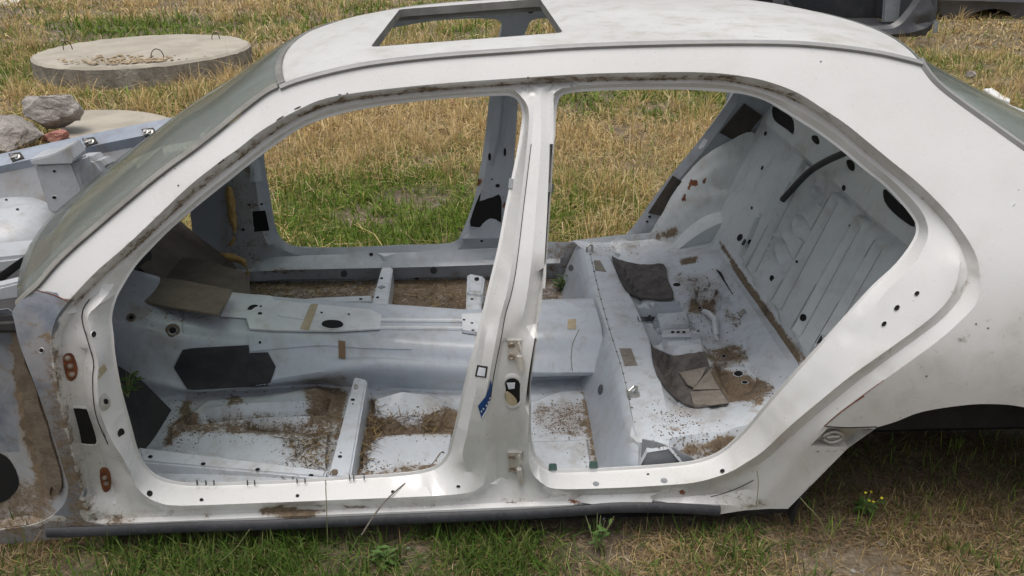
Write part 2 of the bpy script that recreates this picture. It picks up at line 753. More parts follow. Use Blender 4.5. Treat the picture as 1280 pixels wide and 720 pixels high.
paint('paint_rail', (.17, .20, .26), (.34, .38, .44), (.15, .13, .11), .7, .4, .2, speck=1, mott=.4)
paint('paint_charcoal', (.045, .047, .055), (.07, .073, .08), (.12, .11, .10), .5, .4, .3, speck=.3)


def simple(name, c1, c2, scale=12, rough=.7, bump=.3, metal=0.0, bd=.003, detail=8, c3=None, coat=0.0):
    t = NT(name)
    n1 = t.noise(scale, detail, .65, dist=.3)
    n2 = t.noise(scale*7, 6, .7)
    c = t.mix(t.ramp(n1, .35, .66), c1, c2)
    if c3:
        c = t.mix(t.math('MULTIPLY', t.ramp(n2, .55, .72), .7), c, c3)
    ro = t.math('ADD', t.math('MULTIPLY', n2, .2), rough-.1)
    nb = t.bump(t.math('ADD', n1, t.math('MULTIPLY', n2, .5)), bump, bd)
    return t.out(c, ro, nb, metal, coat)


simple('void', (.004, .004, .005), (.008, .007, .006), 20, .9, 0)  # near-black, stands in for the dark inside holes and openings
simple('rubber', (.018, .019, .023), (.035, .036, .042), 14, .5, .15, c3=(.10, .09, .08))
simple('rubber_grey', (.17, .165, .15), (.24, .235, .215), 10, .65, .2, c3=(.10, .10, .09))
simple('strip_grey', (.26, .26, .255), (.33, .33, .325), 6, .5, .1)
simple('tar_pad', (.018, .019, .022), (.036, .036, .038), 11, .7, .4, c3=(.075, .07, .064))
simple('brown_pad', (.052, .042, .036), (.075, .062, .053), 30, .85, .3, c3=(.11, .095, .08))
simple('board', (.185, .15, .115), (.25, .21, .165), 9, .9, .35, c3=(.12, .09, .065))
simple('felt', (.072, .064, .060), (.14, .125, .115), 22, .95, .6, bd=.006, c3=(.22, .20, .18))
simple('felt_pale', (.20, .175, .145), (.28, .25, .21), 25, .95, .5, bd=.005, c3=(.12, .10, .085))
simple('foam', (.30, .19, .07), (.42, .28, .11), 20, .95, .8, bd=.01, c3=(.16, .10, .045))
simple('tape', (.40, .33, .21), (.50, .42, .28), 25, .7, .25)
simple('tape_brown', (.17, .105, .055), (.22, .14, .08), 25, .7, .2)
simple('steel', (.45, .44, .41), (.56, .55, .52), 30, .38, .15, .75, c3=(.25, .21, .17))
simple('hinge', (.52, .49, .44), (.62, .60, .55), 25, .45, .2, .25, c3=(.30, .24, .18))
simple('rust', (.12, .035, .014), (.24, .08, .028), 45, .9, .6, c3=(.05, .02, .012))
simple('bolt', (.30, .24, .19), (.42, .36, .30), 60, .5, .3, .6, c3=(.16, .07, .03))
simple('plug', (.22, .235, .25), (.28, .295, .31), 20, .6, .1)
simple('plug_dark', (.07, .075, .085), (.11, .115, .12), 20, .6, .1)
simple('toe_dark', (.026, .026, .028), (.045, .043, .042), 8, .8, .4, c3=(.09, .075, .06))
simple('toe_brown', (.095, .08, .066), (.15, .125, .10), 5, .85, .3, c3=(.07, .055, .045))
simple('sealer', (.12, .092, .065), (.19, .155, .115), 20, .9, .7, bd=.006, c3=(.09, .065, .045))
simple('sticker_blue', (.012, .05, .19), (.018, .075, .25), 20, .35, .05)
simple('sticker_white', (.62, .66, .72), (.72, .75, .8), 20, .4, .05)
simple('concrete', (.33, .30, .245), (.42, .385, .32), 3, .9, .5, bd=.01, c3=(.30, .27, .22))
simple('concrete_side', (.20, .18, .15), (.34, .315, .265), 7, .9, 1.0, bd=.04, c3=(.15, .135, .115))  # darker copy of the concrete; the side's shade is in its colour
simple('rock', (.27, .245, .23), (.48, .445, .405), 9, .9, 1.0, bd=.035, c3=(.17, .145, .13))
simple('rock_red', (.30, .12, .10), (.38, .19, .15), 8, .9, .6, bd=.01, c3=(.25, .2, .17))
simple('gravel', (.28, .21, .13), (.42, .34, .23), 40, .95, .8, c3=(.18, .13, .09))
simple('iron', (.06, .04, .03), (.11, .07, .05), 60, .8, .5, .3)
simple('twig', (.10, .085, .07), (.22, .19, .155), 60, .9, .6, c3=(.3, .27, .22))
simple('plastic_white', (.68, .68, .66), (.75, .75, .73), 6, .5, .1)
simple('dark_inner', (.03, .028, .026), (.055, .05, .045), 8, .9, .4)
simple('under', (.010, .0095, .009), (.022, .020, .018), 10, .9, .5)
simple('clip_green', (.05, .10, .085), (.07, .13, .11), 20, .5, .1)

t = NT('glass_wind')
n1 = t.noise(3.5, 6, .6, stretch=(.5, 6, .5))
n2 = t.noise(45, 5, .7)
gl = t.n('ShaderNodeBsdfTransparent')
gl.inputs[0].default_value = (.62, .68, .64, 1)
t.out(t.mix(t.ramp(n1, .3, .7), (.40, .41, .37), (.22, .25, .225)), t.math('ADD', t.math('MULTIPLY', n1, .10), .03), spec=.8)
mx = t.n('ShaderNodeMixShader')
t.l(t.math('ADD', t.ramp(n1, .35, .7, .36, .62), t.math('MULTIPLY', t.ramp(n2, .55, .7), .12)), mx.inputs[0])
t.l(gl.outputs[0], mx.inputs[1]); t.l(t.b.outputs[0], mx.inputs[2])
t.l(mx.outputs[0], t.t.nodes['Material Output'].inputs[0])

t = NT('frit')
t.out((.055, .055, .062), t.math('ADD', t.math('MULTIPLY', t.noise(6), .2), .14), spec=.6)

t = NT('blade')
t.out(t.attr('col', True), .7, spec=.25)
tr = t.n('ShaderNodeBsdfTranslucent')
t.l(t.attr('col', True), tr.inputs[0])
mx = t.n('ShaderNodeMixShader'); mx.inputs[0].default_value = .3
t.l(t.b.outputs[0], mx.inputs[1]); t.l(tr.outputs[0], mx.inputs[2])
t.l(mx.outputs[0], t.t.nodes['Material Output'].inputs[0])

t = NT('soil')
n1 = t.noise(.55, 7, .6)
n2 = t.noise(3.5, 9, .7, dist=.6)
n3 = t.noise(38, 7, .75)
n4 = t.noise(150, 4, .7)
c = t.mix(t.ramp(n2, .36, .64), (.13, .097, .066), (.27, .215, .145))
c = t.mix(t.math('MULTIPLY', t.ramp(n3, .5, .68), .75), c, (.42, .35, .24))
c = t.mix(t.math('MULTIPLY', t.ramp(n1, .48, .62), .45), c, (.10, .115, .045))
c = t.mix(t.math('MULTIPLY', t.ramp(n3, .6, .4), .3), c, (.06, .045, .03))
t.out(c, .95, t.bump(t.math('ADD', t.math('MULTIPLY', n3, 1.0), t.math('MULTIPLY', n4, .5)), .9, .02))


# ================================================================== ground
def vnoise(x, y, seed=0):
    """smooth value noise on arrays"""
    xi, yi = np.floor(x).astype(int), np.floor(y).astype(int)
    fx, fy = x-xi, y-yi
    fx = fx*fx*(3-2*fx); fy = fy*fy*(3-2*fy)
    def h(a, b):
        n = (a*374761393 + b*668265263 + seed*974711) & 0xffffffff
        n = ((n ^ (n >> 13))*1274126177) & 0xffffffff
        return ((n ^ (n >> 16)) & 0xffff)/65535.0
    return (h(xi, yi)*(1-fx)+h(xi+1, yi)*fx)*(1-fy)+(h(xi, yi+1)*(1-fx)+h(xi+1, yi+1)*fx)*fy


def fbm(x, y, seed=0, o=4):
    s = 0; a = .5; t = 0
    for k in range(o):
        s = s + a*vnoise(x*2**k, y*2**k, seed+k); t += a; a *= .5
    return s/t


def ground_z(x, y):
    x = np.asarray(x, float); y = np.asarray(y, float)
    z = .10*(fbm(x*.35+11, y*.35+5, 3, 3)-.5)*np.clip((np.hypot(x, y-.9)-2.2)/3, 0, 1)
    z = z + .035*(fbm(x*2.2, y*2.2, 8, 3)-.5)
    return z + .015


def build_ground():
    xs = np.concatenate([np.linspace(-400, -14, 14), np.linspace(-13, 13, 261), np.linspace(14, 400, 14)])
    ys = np.concatenate([np.linspace(-200, -4, 10), np.linspace(-3, 20, 231), np.linspace(21, 600, 16)])
    X, Y = np.meshgrid(xs, ys)
    Z = ground_z(X, Y)
    nx, ny = len(xs), len(ys)
    V = np.stack([X.ravel(), Y.ravel(), Z.ravel()], 1)
    i = np.arange(nx*ny).reshape(ny, nx)
    F = np.stack([i[:-1, :-1].ravel(), i[:-1, 1:].ravel(), i[1:, 1:].ravel(), i[1:, :-1].ravel()], 1)
    me = bpy.data.meshes.new('ground')
    me.from_pydata(V.tolist(), [], F.tolist())
    me.shade_smooth()
    o = link('ground', me, M['soil'])
    o['kind'] = 'structure'


build_ground()

# ================================================================== the car body shell
W = 1.80
CAR = thing('car_body', 'stripped white sedan body shell without doors or wheels, sitting on grass', 'car body', (0, .9, 0))

_prof = smooth_table([.05, .09, .25, .45, .62, .80, 1.0, 1.16, 1.30, 1.42],
                     [.075, .07, .05, .012, 0, .04, .14, .235, .317, .40])
def yside(x, z):
    return _prof(z) + (.012*(x+.9)**2 if x < -.9 else 0) + (.02*(x-.9)**2 if x > .9 else 0)
NEAR = Side(yside, 1.0)

TOPLINE = [(50, 359), (80, 325), (125, 285), (200, 222), (257, 180), (320, 129), (350, 110), (395, 95), (460, 81),
           (545, 71), (640, 64), (715, 59), (790, 56), (880, 54), (960, 54), (1010, 56), (1060, 61), (1100, 67), (1135, 75), (1150, 79)]
CLINE = [(1150, 79), (1157, 92), (1172, 110), (1197, 130), (1235, 157), (1267, 180), (1300, 203)]
def rs(P, off=0.0, s=4, closed=False, base=NEAR, uv=False):
    return resolve(base, dict(p=P, off=off, s=s, closed=closed, uv=uv))
top_uv = rs(TOPLINE)
c_uv = rs(CLINE)
arch_px = [(1280, 509), (1260, 506), (1235, 505), (1210, 506), (1172, 511), (1145, 517), (1120, 527), (1097, 534)]
outer = (top_uv + c_uv[1:] + [(1.5, .985, 0), (1.75, .965, 0), (1.97, .95, 0), (2.0, .7, 0), (1.98, .40, 0), (1.92, .24, 0),
         (1.74, .22, 0), (1.715, .26, 0), (1.68, .34, 0), (1.62, .40, 0), (1.53, .445, 0), (1.43, .467, 0)]
         + rs(arch_px) + rs([(1097, 534), (1082, 541), (1057, 563), (985, 636), (960, 636), (930, 638)], s=0)
         + rs([(899, 643), (852, 640), (790, 640), (715, 644), (640, 648), (545, 652), (420, 657), (320, 660), (220, 664), (135, 668), (60, 675), (-60, 686)], 0, 2)[:-1] + rs([(-60, 686), (-60, 668)], 0, 0)
         + rs([(0, 662), (37, 657), (62, 647), (80, 630), (85, 610), (80, 590), (65, 540), (45, 485), (25, 432), (18, 402), (16, 388), (30, 372)]))
FRONT_FL = [(615, 120), (560, 123), (520, 127), (480, 132), (445, 138), (420, 144), (382, 157), (350, 177), (310, 207), (285, 227), (250, 255),
            (215, 285), (190, 310), (170, 332), (154, 357), (145, 375), (140, 397), (142, 417), (144, 442), (150, 477),
            (156, 502), (165, 535), (171, 558), (181, 580), (197, 595), (220, 602), (250, 604), (320, 602), (370, 600), (432, 596),
            (495, 592), (527, 588), (547, 581), (559, 567), (565, 545), (570, 525), (580, 480), (590, 442), (600, 402), (611, 355),
            (622, 310), (630, 267), (636, 237), (645, 195), (652, 153), (652, 138), (647, 126), (637, 120)]
REAR_FL = [(695, 145), (697, 130), (702, 120), (715, 116), (740, 114), (790, 112), (852, 112), (890, 114), (915, 116), (935, 119), (961, 128),
           (992, 147), (1022, 166), (1053, 189), (1080, 212), (1102, 229), (1120, 247), (1137, 267), (1145, 282), (1141, 300),
           (1120, 329), (1090, 357), (1060, 390), (1027, 427), (997, 460), (960, 502), (935, 532), (915, 552), (900, 564), (880, 573),
           (855, 578), (810, 582), (760, 585), (715, 587), (690, 586), (676, 578), (667, 562), (664, 540), (664, 510), (664, 480), (670, 422),
           (676, 375), (680, 352), (685, 300), (689, 242), (692, 200), (694, 170)]
SK = [(85, 377), (105, 355), (125, 335), (160, 305), (200, 267), (237, 232), (275, 202), (300, 184), (320, 168), (340, 155), (375, 136), (407, 123),
      (460, 114), (545, 105), (640, 98), (740, 92), (840, 90), (890, 91), (927, 95), (960, 102), (997, 116), (1035, 140), (1060, 157),
      (1087, 179), (1115, 202), (1140, 222), (1165, 245), (1190, 272), (1210, 300), (1221, 322), (1225, 345), (1225, 362), (1220, 380),
      (1205, 397), (1180, 420), (1147, 445), (1105, 475), (1080, 492), (1042, 521), (1012, 552), (985, 583), (950, 625)]
GB = [(93, 381), (112, 362), (132, 343), (168, 312), (207, 275), (244, 241), (282, 211), (308, 192), (327, 176), (346, 163), (380, 143), (411, 131),
      (462, 122), (545, 113), (640, 106), (715, 102), (840, 99), (890, 100), (915, 102), (960, 112), (997, 127), (1035, 151), (1065, 176), (1090, 197),
      (1118, 220), (1142, 240), (1164, 260), (1188, 288), (1202, 312), (1209, 335), (1208, 355), (1198, 376), (1176, 400), (1149, 421), (1110, 449), (1072, 477),
      (1035, 507), (997, 539), (962, 571), (940, 586), (915, 600), (877, 611), (840, 615), (765, 618), (692, 620)]
GC = [(104, 382), (122, 364), (141, 343), (176, 311), (214, 278), (251, 245), (288, 216), (317, 192), (335, 178), (352, 167), (385, 148), (415, 136),
      (464, 127), (545, 118), (640, 110), (655, 109)]
GC2 = [(712, 107), (760, 105), (840, 104), (890, 105), (930, 110), (965, 121), (997, 136), (1035, 160), (1062, 181), (1090, 204), (1115, 225), (1138, 247), (1153, 266),
       (1160, 285), (1157, 305), (1140, 332), (1112, 360), (1085, 392), (1060, 420)]
GC3 = [(1200, 330), (1196, 352), (1186, 374), (1165, 396), (1138, 417), (1100, 444), (1062, 471), (1025, 501), (988, 532), (955, 563), (933, 578), (910, 591), (874, 602), (838, 606), (765, 610), (695, 611), (676, 603)]
FS = [(112, 374), (104, 387), (103, 402), (110, 427), (117, 452), (116, 472), (117, 500), (122, 525), (135, 555), (145, 570), (155, 587),
      (162, 607), (175, 625), (195, 634), (225, 638), (320, 635), (420, 631), (540, 627), (590, 622), (606, 614), (613, 598), (613, 540),
      (613, 500), (617, 470), (626, 425), (632, 392), (639, 368), (646, 330), (655, 255), (664, 180), (667, 140), (664, 122), (655, 114)]
fs_off = [.040]*11+[.028, .022, .018]+[.016]*4+[.022, .028, .032, .034, .034, .034, .034, .034, .033, .031, .03, .03, .03, .03, .03]
FI = [(122, 382), (112, 392), (110, 403), (117, 428), (123, 452), (122, 472), (123, 500), (128, 524), (141, 553), (152, 570), (162, 588),
      (170, 607), (182, 620), (198, 628), (225, 632), (320, 629), (420, 625), (540, 620), (584, 616), (600, 609), (607, 595), (607, 540),
      (607, 500), (612, 468), (620, 425), (626, 394), (633, 368), (640, 330), (650, 255), (659, 180), (661, 142), (657, 128), (650, 119)]
fi_off = [.014]*11+[.018, .012, .006]+[.004]*4+[.008, .014, .020, .024, .024, .024, .024, .024, .024, .024, .024, .025, .026, .027, .03]
FJ = [(586, 590), (578, 570), (583, 545), (590, 510), (600, 465), (607, 420)]    # crease between the bright rail and the grey pillar face
FS2 = [(722, 108), (704, 110), (692, 118), (688, 135), (687, 180), (685, 240), (682, 300), (677, 378), (668, 425), (660, 475), (656, 520), (656, 575), (661, 598), (673, 612), (692, 620)]
fs2_off = [.030, .032, .034, .034, .034, .034, .034, .034, .034, .034, .034, .034, .032, .026, .018]
FI2 = [(692, 122), (692, 180), (689, 240), (685, 300), (680, 378), (672, 424), (664, 474), (661, 520), (661, 572), (666, 592), (676, 603)]
BC = [(676, 110), (676, 180), (670, 260), (664, 330), (656, 385), (648, 410)]
BC2 = [(640, 430), (636, 480), (636, 540), (636, 600)]
BC3 = [(628, 430), (622, 480), (620, 540), (620, 600)]
BC4 = [(650, 430), (648, 480), (648, 540), (648, 596)]
HE = [(85, 377), (70, 398), (64, 425), (68, 460), (75, 500), (85, 540), (95, 580), (105, 620), (112, 644)]
HF = [(92, 392), (78, 422), (82, 462), (91, 505), (101, 545), (110, 585), (118, 618)]
HG = [(108, 440), (104, 475), (112, 520), (124, 560), (134, 590), (144, 615)]
RL = [(122, 649), (200, 646), (320, 641), (520, 633), (640, 628), (715, 626), (790, 624), (840, 622), (900, 617), (930, 612)]
RM = [(118, 655), (200, 652), (320, 647), (520, 639), (640, 634), (715, 631), (815, 628), (880, 630), (935, 633)]
def shift_loop(P, d):
    n_ = len(P); out = []
    A = sum(P[i][0]*P[(i+1) % n_][1]-P[(i+1) % n_][0]*P[i][1] for i in range(n_))
    sg = 1 if A > 0 else -1
    for i in range(n_):
        a, b = P[i-1], P[(i+1) % n_]
        dx, dy = b[0]-a[0], b[1]-a[1]
        l = math.hypot(dx, dy)
        out.append((P[i][0]+sg*dy/l*d, P[i][1]-sg*dx/l*d))
    return out
holesF = rs(FRONT_FL, .070, 3, True)
holesR = rs(REAR_FL, .070, 3, True)
jack = rs([(1013, 557), (1035, 535), (1094, 536), (1060, 560)], 0, 0)
lines = [rs(SK, 0.0, 4), rs(GB, [.046]*24+[.042, .036, .030, .026, .024, .022, .020, .018, .016]+[.016]*12, 4), rs(GC, .044, 4), rs(GC2, [.046]*9+[.044, .042, .040, .038, .036, .034, .036, .040, .046, .052, .058], 4), rs(GC3, .004, 4),
         rs(FS, fs_off, 4), rs(FI, fi_off, 4), rs(FJ, .034, 4), rs(FS2, fs2_off, 4), rs(FI2, .024, 4), rs(BC, [.026, .022, .022, .024, .03, .04], 4),
         rs(BC2, .050, 4), rs(BC3, .044, 4), rs(BC4, .046, 4), rs(HE, .002, 4), rs(HF, .046, 4), (lambda q: q+[q[0]])(rs(shift_loop(FRONT_FL, 3.6), .068, 3, True)), (lambda q: q+[q[0]])(rs(shift_loop(REAR_FL, 3.6), .068, 3, True)), rs(HG, .058, 4), rs(RL, .018, 4), rs(RM, .002, 4)]
st = [('bare', [(10, 380), (45, 363), (62, 367), (86, 377), (68, 400), (62, 425), (66, 460), (73, 500), (83, 540), (93, 580), (103, 620), (100, 650), (60, 655), (-40, 670), (-40, 690), (130, 690), (135, 660), (60, 640)], 1, 3),
      ('dirt', [(-20, 663), (60, 652), (110, 640), (170, 648), (130, 690), (-20, 690)], .5, 10),
      ('dirt', [(56, 415), (74, 425), (92, 560), (114, 640), (90, 645), (72, 560)], .55, 8), ('dirt', [(18, 400), (40, 380), (60, 420), (70, 500), (84, 590), (80, 640), (66, 600), (40, 470)], .36, 10),
      ('dirt', [(337, 637), (355, 634), (378, 640), (372, 648), (340, 648)], 1, 5),
      ('dirt', [(432, 635), (455, 633), (457, 640), (436, 641)], .8, 5),
      ('dirt', [(525, 636), (550, 634), (550, 638), (527, 640)], .6, 5),
      ('rust', [(616, 626), (640, 624), (641, 630), (618, 632)], .62, 3),
      ('rust', [(706, 626), (729, 625), (729, 629), (707, 630)], .60, 3),
      ('rust', [(850, 614), (858, 613), (858, 619), (851, 619)], 1, 3),
      ('rust', [(1010, 558), (1030, 560), (1060, 560), (1058, 565), (1012, 565)], .5, 2),
      ('rust', [(1060, 534), (1096, 533), (1085, 543), (1070, 545)], .5, 2),
      ('dirt', [(x, y+1) for x, y in SK[:22]]+[(x, y+1) for x, y in GB[:20]][::-1], .56, 2),  # groove stain: dirt plus the groove's shading put into the colour
      ('dirt', [(1110, 480), (1225, 400), (1300, 385), (1300, 505), (1130, 520), (1060, 528)], .27, 45), ('dirt', [(1015, 566), (1055, 566), (985, 634), (955, 634)], .22, 6),  # first stain darkens the lower quarter: dirt plus its painted shading
      ('dirt', [(628, 395), (655, 395), (657, 600), (640, 622), (614, 618), (615, 480)], .22, 8), ('dirt', [(585, 592), (580, 565), (600, 470), (612, 470), (612, 605)], .20, 6), ('dirt', [(70, 400), (100, 390), (116, 470), (120, 530), (150, 590), (165, 630), (110, 640), (90, 560), (70, 450)], .26, 10),  # pillar recess film: dust plus recess shade put into the colour
      ('dirt', [(x, y-1) for x, y in GB[30:43]]+[(x, y) for x, y in GC3[1:14]][::-1], .30, 2), ('dirt', RL+[(x, y-9) for x, y in RL][::-1], .34, 4), ('dirt', RM+[(x, y-5) for x, y in RM][::-1], .18, 4),
      ('dirt', [(x, y+1) for x, y in SK[18:31]]+[(x, y) for x, y in GB[17:33]][::-1], .38, 2), ('dirt', [(895, 618), (935, 618), (965, 630), (930, 640), (898, 640)], .45, 8)]  # rear groove stain likewise dirt plus painted groove shade
side, SIDE_B = panel('body_side', NEAR, outer, [holesF, holesR, jack], lines, res=.018, mat=M['paint_white'], parent=CAR, thick=.003, stains=st, angle=24)

# bolt holes, plugs, stickers on the near side
for (x, y, a, b, r) in [(117, 418, 3.4, 4, 0), (151, 541, 4.5, 6, 10), (187, 617, 4, 4, 0), (252, 625, 2.6, 2.2, 0), (372, 620, 2.4, 2.1, 0),
                        (491, 615, 2.2, 2.1, 0), (573, 608, 2.5, 1.9, 0), (903, 589, 3.2, 2.8, 0), (1105, 405, 2.6, 4, 40), (1121, 385, 3, 4.3, 40), (1146, 367, 2.8, 3.6, 40),
                        (52, 438, 3, 3, 0), (810, 593, 1.7, 1.2, 0)]:
    hole_cup(SIDE_B, (x, y), a, b, r, CAR, mat=M['paint_white'])
for (x, y, a) in [(745, 605, 3.4), (830, 601, 3.6), (106, 616, 4.2)]:
    h = bhit(SIDE_B, (x, y))
    k = (h[0]-CAM).length/FPX*a
    bm_obj('plug', lathe_bm(h[0]-h[1]*.001, h[1], [(k*1.15, 0), (k*1.15, .002), (k*.9, .003), (k*.6, .0012), (k*.3, .0012), (k*.28, .003)], 14), M['plug'], CAR)
# panel opening: turned lip round a flat face, its darkness painted near-black
def opening(bvh, poly, name, parent, lip=1.12, mat='paint_white', h=.002):
    P = []
    c0 = (sum(p[0] for p in poly)/len(poly), sum(p[1] for p in poly)/len(poly))
    loc, n = bhit(bvh, c0)
    for q in poly:
        d = ray(q)
        P.append(CAM+d*((loc-CAM).dot(n)/d.dot(n)))
    c = sum(P, Vector())/len(P)
    bm = bmesh.new()
    rr = [[bm.verts.new(c+(q-c)*k+n*z) for q in P] for k, z in ((lip, .0), (1+(lip-1)*.4, h), (1, h*.6), (.99, -.001))]
    m = len(P)
    for a, b in zip(rr, rr[1:]):
        for k in range(m):
            bm.faces.new((a[k], a[(k+1) % m], b[(k+1) % m], b[k]))
    f = bm.faces.new([bm.verts.new(c+(q-c)*.995+n*h*.5) for q in P])
    f.material_index = 1
    return bm_obj(name, bm, [M[mat], M['void']], parent, angle=60)
opening(SIDE_B, crom([(88, 512), (92, 510), (106, 511), (110, 515), (120, 546), (120, 554), (116, 555), (103, 554), (99, 549), (88, 518)], True, 2), 'wiring_opening', CAR, 1.14)
# rusted door-hinge seats with bolts
for poly, bolts in (([(80, 444), (86, 441), (92, 444), (97, 460), (95, 472), (88, 476), (83, 470), (79, 452)], [(85, 447), (88, 457), (90, 467)]),
                    ([(125, 587), (131, 584), (137, 589), (139, 606), (136, 613), (130, 614), (126, 603)], [(131, 596), (133, 603)])):
    hm = patch('hinge_seat', SIDE_B, crom(poly, True, 2), .002, M['rust'], CAR, inner=3)
    for b in bolts:
        h = bhit(SIDE_B, b)
        bm_obj('bolt', lathe_bm(h[0]+h[1]*.002, h[1], [(.0075, 0), (.0075, .002), (.005, .0025), (.005, .006), (.0035, .007)], 8), M['bolt'], hm)
patch('sticker', SIDE_B, [(120, 464), (130, 455), (134, 462), (123, 474)], .0004, M['tape'], CAR, inner=3)
hm = patch('check_strap_seat', SIDE_B, crom([(126, 496), (131, 492), (137, 500), (136, 508), (129, 513), (124, 505)], True, 2), .003, M['steel'], CAR, inner=3)
patch('strap_hole', SIDE_B, ell(131, 501, 2.6, 3.4), .001, M['void'], hm, lift=.004, inner=3)
# B-pillar: striker plate, blue decal, oval opening, rectangular window
sp = patch('striker_recess', SIDE_B, [(597, 456), (610, 458), (608, 472), (594, 470)], .0012, M['dark_inner'], CAR, inner=3)
patch('striker_plate', SIDE_B, [(599.5, 458.5), (608, 460), (606.5, 470), (597, 468.5)], .001, M['sticker_white'], sp, lift=.0025, inner=3)
dec = patch('decal', SIDE_B, [(613, 474), (615, 482), (612, 500), (602, 523), (597, 507), (606, 496), (611, 484)], .0005, M['sticker_blue'], CAR, lift=.002, inner=3)
for (x0, y0) in [(602, 514), (604.5, 511), (607, 507), (609, 503), (611, 498)]:
    patch('decal_letter', SIDE_B, [(x0-.5, y0-1.5), (x0+1.0, y0-2.4), (x0+1.3, y0-.4), (x0-.2, y0+.6)], .0003, M['sticker_white'], dec, lift=.0034, inner=2)
patch('decal_line', SIDE_B, [(601.5, 521), (607, 511.5), (611.5, 501), (612.2, 501.8), (607.8, 512.6), (602.2, 522.4)], .0003, M['sticker_white'], dec, lift=.0034, inner=2)
ov = opening(SIDE_B, crom([(634, 474), (641, 472), (648, 475), (651, 484), (651, 497), (647, 504), (639, 506), (633, 501), (631, 490), (631, 480)], True, 2), 'belt_opening', CAR, 1.35, h=.004)
patch('cavity_dirt', SIDE_B, crom([(632, 488), (638, 490), (645, 497), (646, 503), (639, 505.5), (633, 500)], True, 2), .001, M['tape'], ov, lift=.0045, inner=3)
patch('cavity_glint', SIDE_B, [(633.5, 477), (644, 477), (643.5, 484), (636, 485)], .001, M['sticker_white'], ov, lift=.0045, inner=3)
# two hinges of the rear door
def door_hinge(x, y, s=1.0):
    hr = patch('door_hinge', SIDE_B, [(x-5, y-14), (x+13, y-14), (x+13, y-9), (x+9, y-2), (x+12, y+5), (x+14, y+12), (x+5, y+12), (x-5, y+9), (x-3, y)], .005, M['hinge'], CAR, inner=3)
    for dx, dy in ((0, -9), (1, 6)):
        h = bhit(SIDE_B, (x+dx, y+dy))
        bm_obj('bolt', lathe_bm(h[0]+h[1]*.005, h[1], [(.0085, 0), (.0085, .004), (.006, .005), (.004, .0035), (.002, .0035)], 10), M['bolt'], hr)
    h1 = bhit(SIDE_B, (x+12, y+4)); h2 = bhit(SIDE_B, (x+14, y+22))
    bm_obj('knuckle', tube_bm([h1[0]+h1[1]*.012, h1[0]*.5+h2[0]*.5+h1[1]*.012, h2[0]+h1[1]*.012], .0075, 10), M['hinge'], hr)
    ha = bhit(SIDE_B, (x+10, y-12)); hb_ = bhit(SIDE_B, (x+13, y-2))
    bm_obj('hinge_leaf', prism_bm([ha[0], hb_[0], hb_[0]+h1[1]*.014, ha[0]+h1[1]*.014], (.003, 0, 0), .0006), M['hinge'], hr)
    return hr
door_hinge(639, 438)
door_hinge(640, 578)
for (a, b) in (((686, 229), (691, 241)), ((637, 223), (642, 236))):
    patch('seal_clip', SIDE_B, [(a[0], a[1]), (b[0], a[1]+1), (b[0]-1, b[1]), (a[0]-1, b[1]-1)], .002, M['plug'], CAR, inner=3)
# jacking-point recess
bm = bmesh.new()
J = [Vector(NEAR.pos(q[0], q[1], 0)) for q in jack]
jc = sum(J, Vector())/4
r0 = [bm.verts.new(q) for q in J]; r1 = [bm.verts.new(jc+(q-jc)*.9+Vector((0, .018, .004))) for q in J]
for k in range(4):
    bm.faces.new((r0[k], r0[(k+1) % 4], r1[(k+1) % 4], r1[k]))
bm.faces.new(r1)
jr = bm_obj('jack_recess', bm, M['steel'], CAR)
jb = (atp((1040, 545), 'Y', jc.y+.014))
bm_obj('jack_socket', tube_bm([jb+Vector((math.cos(a)*.021*(1+.25*math.cos(2*a)), -.004, math.sin(a)*.017)) for a in np.linspace(0, 6.2832, 18)], .0042, 8, False), M['steel'], jr)
bm_obj('jack_bar', tube_bm([jb+Vector((-.015, -.005, .0)), jb+Vector((.0, -.008, .004)), jb+Vector((.016, -.005, .002))], .004, 8), M['steel'], jr)
# small drip hooks on the sill flange (cut clips)
for x in (246, 257, 267, 309, 318, 371, 381, 437, 442, 455):
    y = 602 if x < 330 else 602-(x-330)*.055
    h = NEAR.hit((x, y), .06)
    P = Vector(NEAR.pos(h[0], h[1], .06))
    bm_obj('flange_notch', box_bm([P+Vector(c) for c in ((-.0012, -.004, -.011), (.0012, -.004, -.011), (.0012, .004, -.011), (-.0012, .004, -.011), (-.0012, -.001, .003), (.0012, -.001, .003), (.0012, .004, .003), (-.0012, .004, .003))], 0), M['plug_dark'], CAR)
for x, y in ((691, 584), (742, 581)):
    P = atp((x, y), 'Y', .125)
    bm_obj('trim_clip', box_bm([P+Vector(c) for c in ((-.012, -.004, -.01), (.012, -.004, -.01), (.012, .008, -.01), (-.012, .008, -.01), (-.010, -.002, .010), (.010, -.002, .010), (.010, .006, .010), (-.010, .006, .010))], .002), M['clip_green'], CAR)

# black rubber sill strip
STRIP = [(60, 665), (135, 663), (220, 659), (320, 656), (420, 652), (520, 647.5), (640, 643), (715, 638.5), (765, 634.5), (815, 634), (865, 636), (899, 638.5)]
sp3 = [Vector(NEAR.pos(q[0], q[1], -.004)) for q in rs(STRIP, -.004, 4)]
prof = [(-.0135, -.004), (-.0145, .006), (-.009, .0105), (.004, .0125), (.0125, .008), (.0145, -.002)]
def sn(i):
    return Vector((0, -1, .35))
bm_obj('sill_strip', sweep_bm(sp3, prof, sn), M['rubber'], CAR, angle=40)

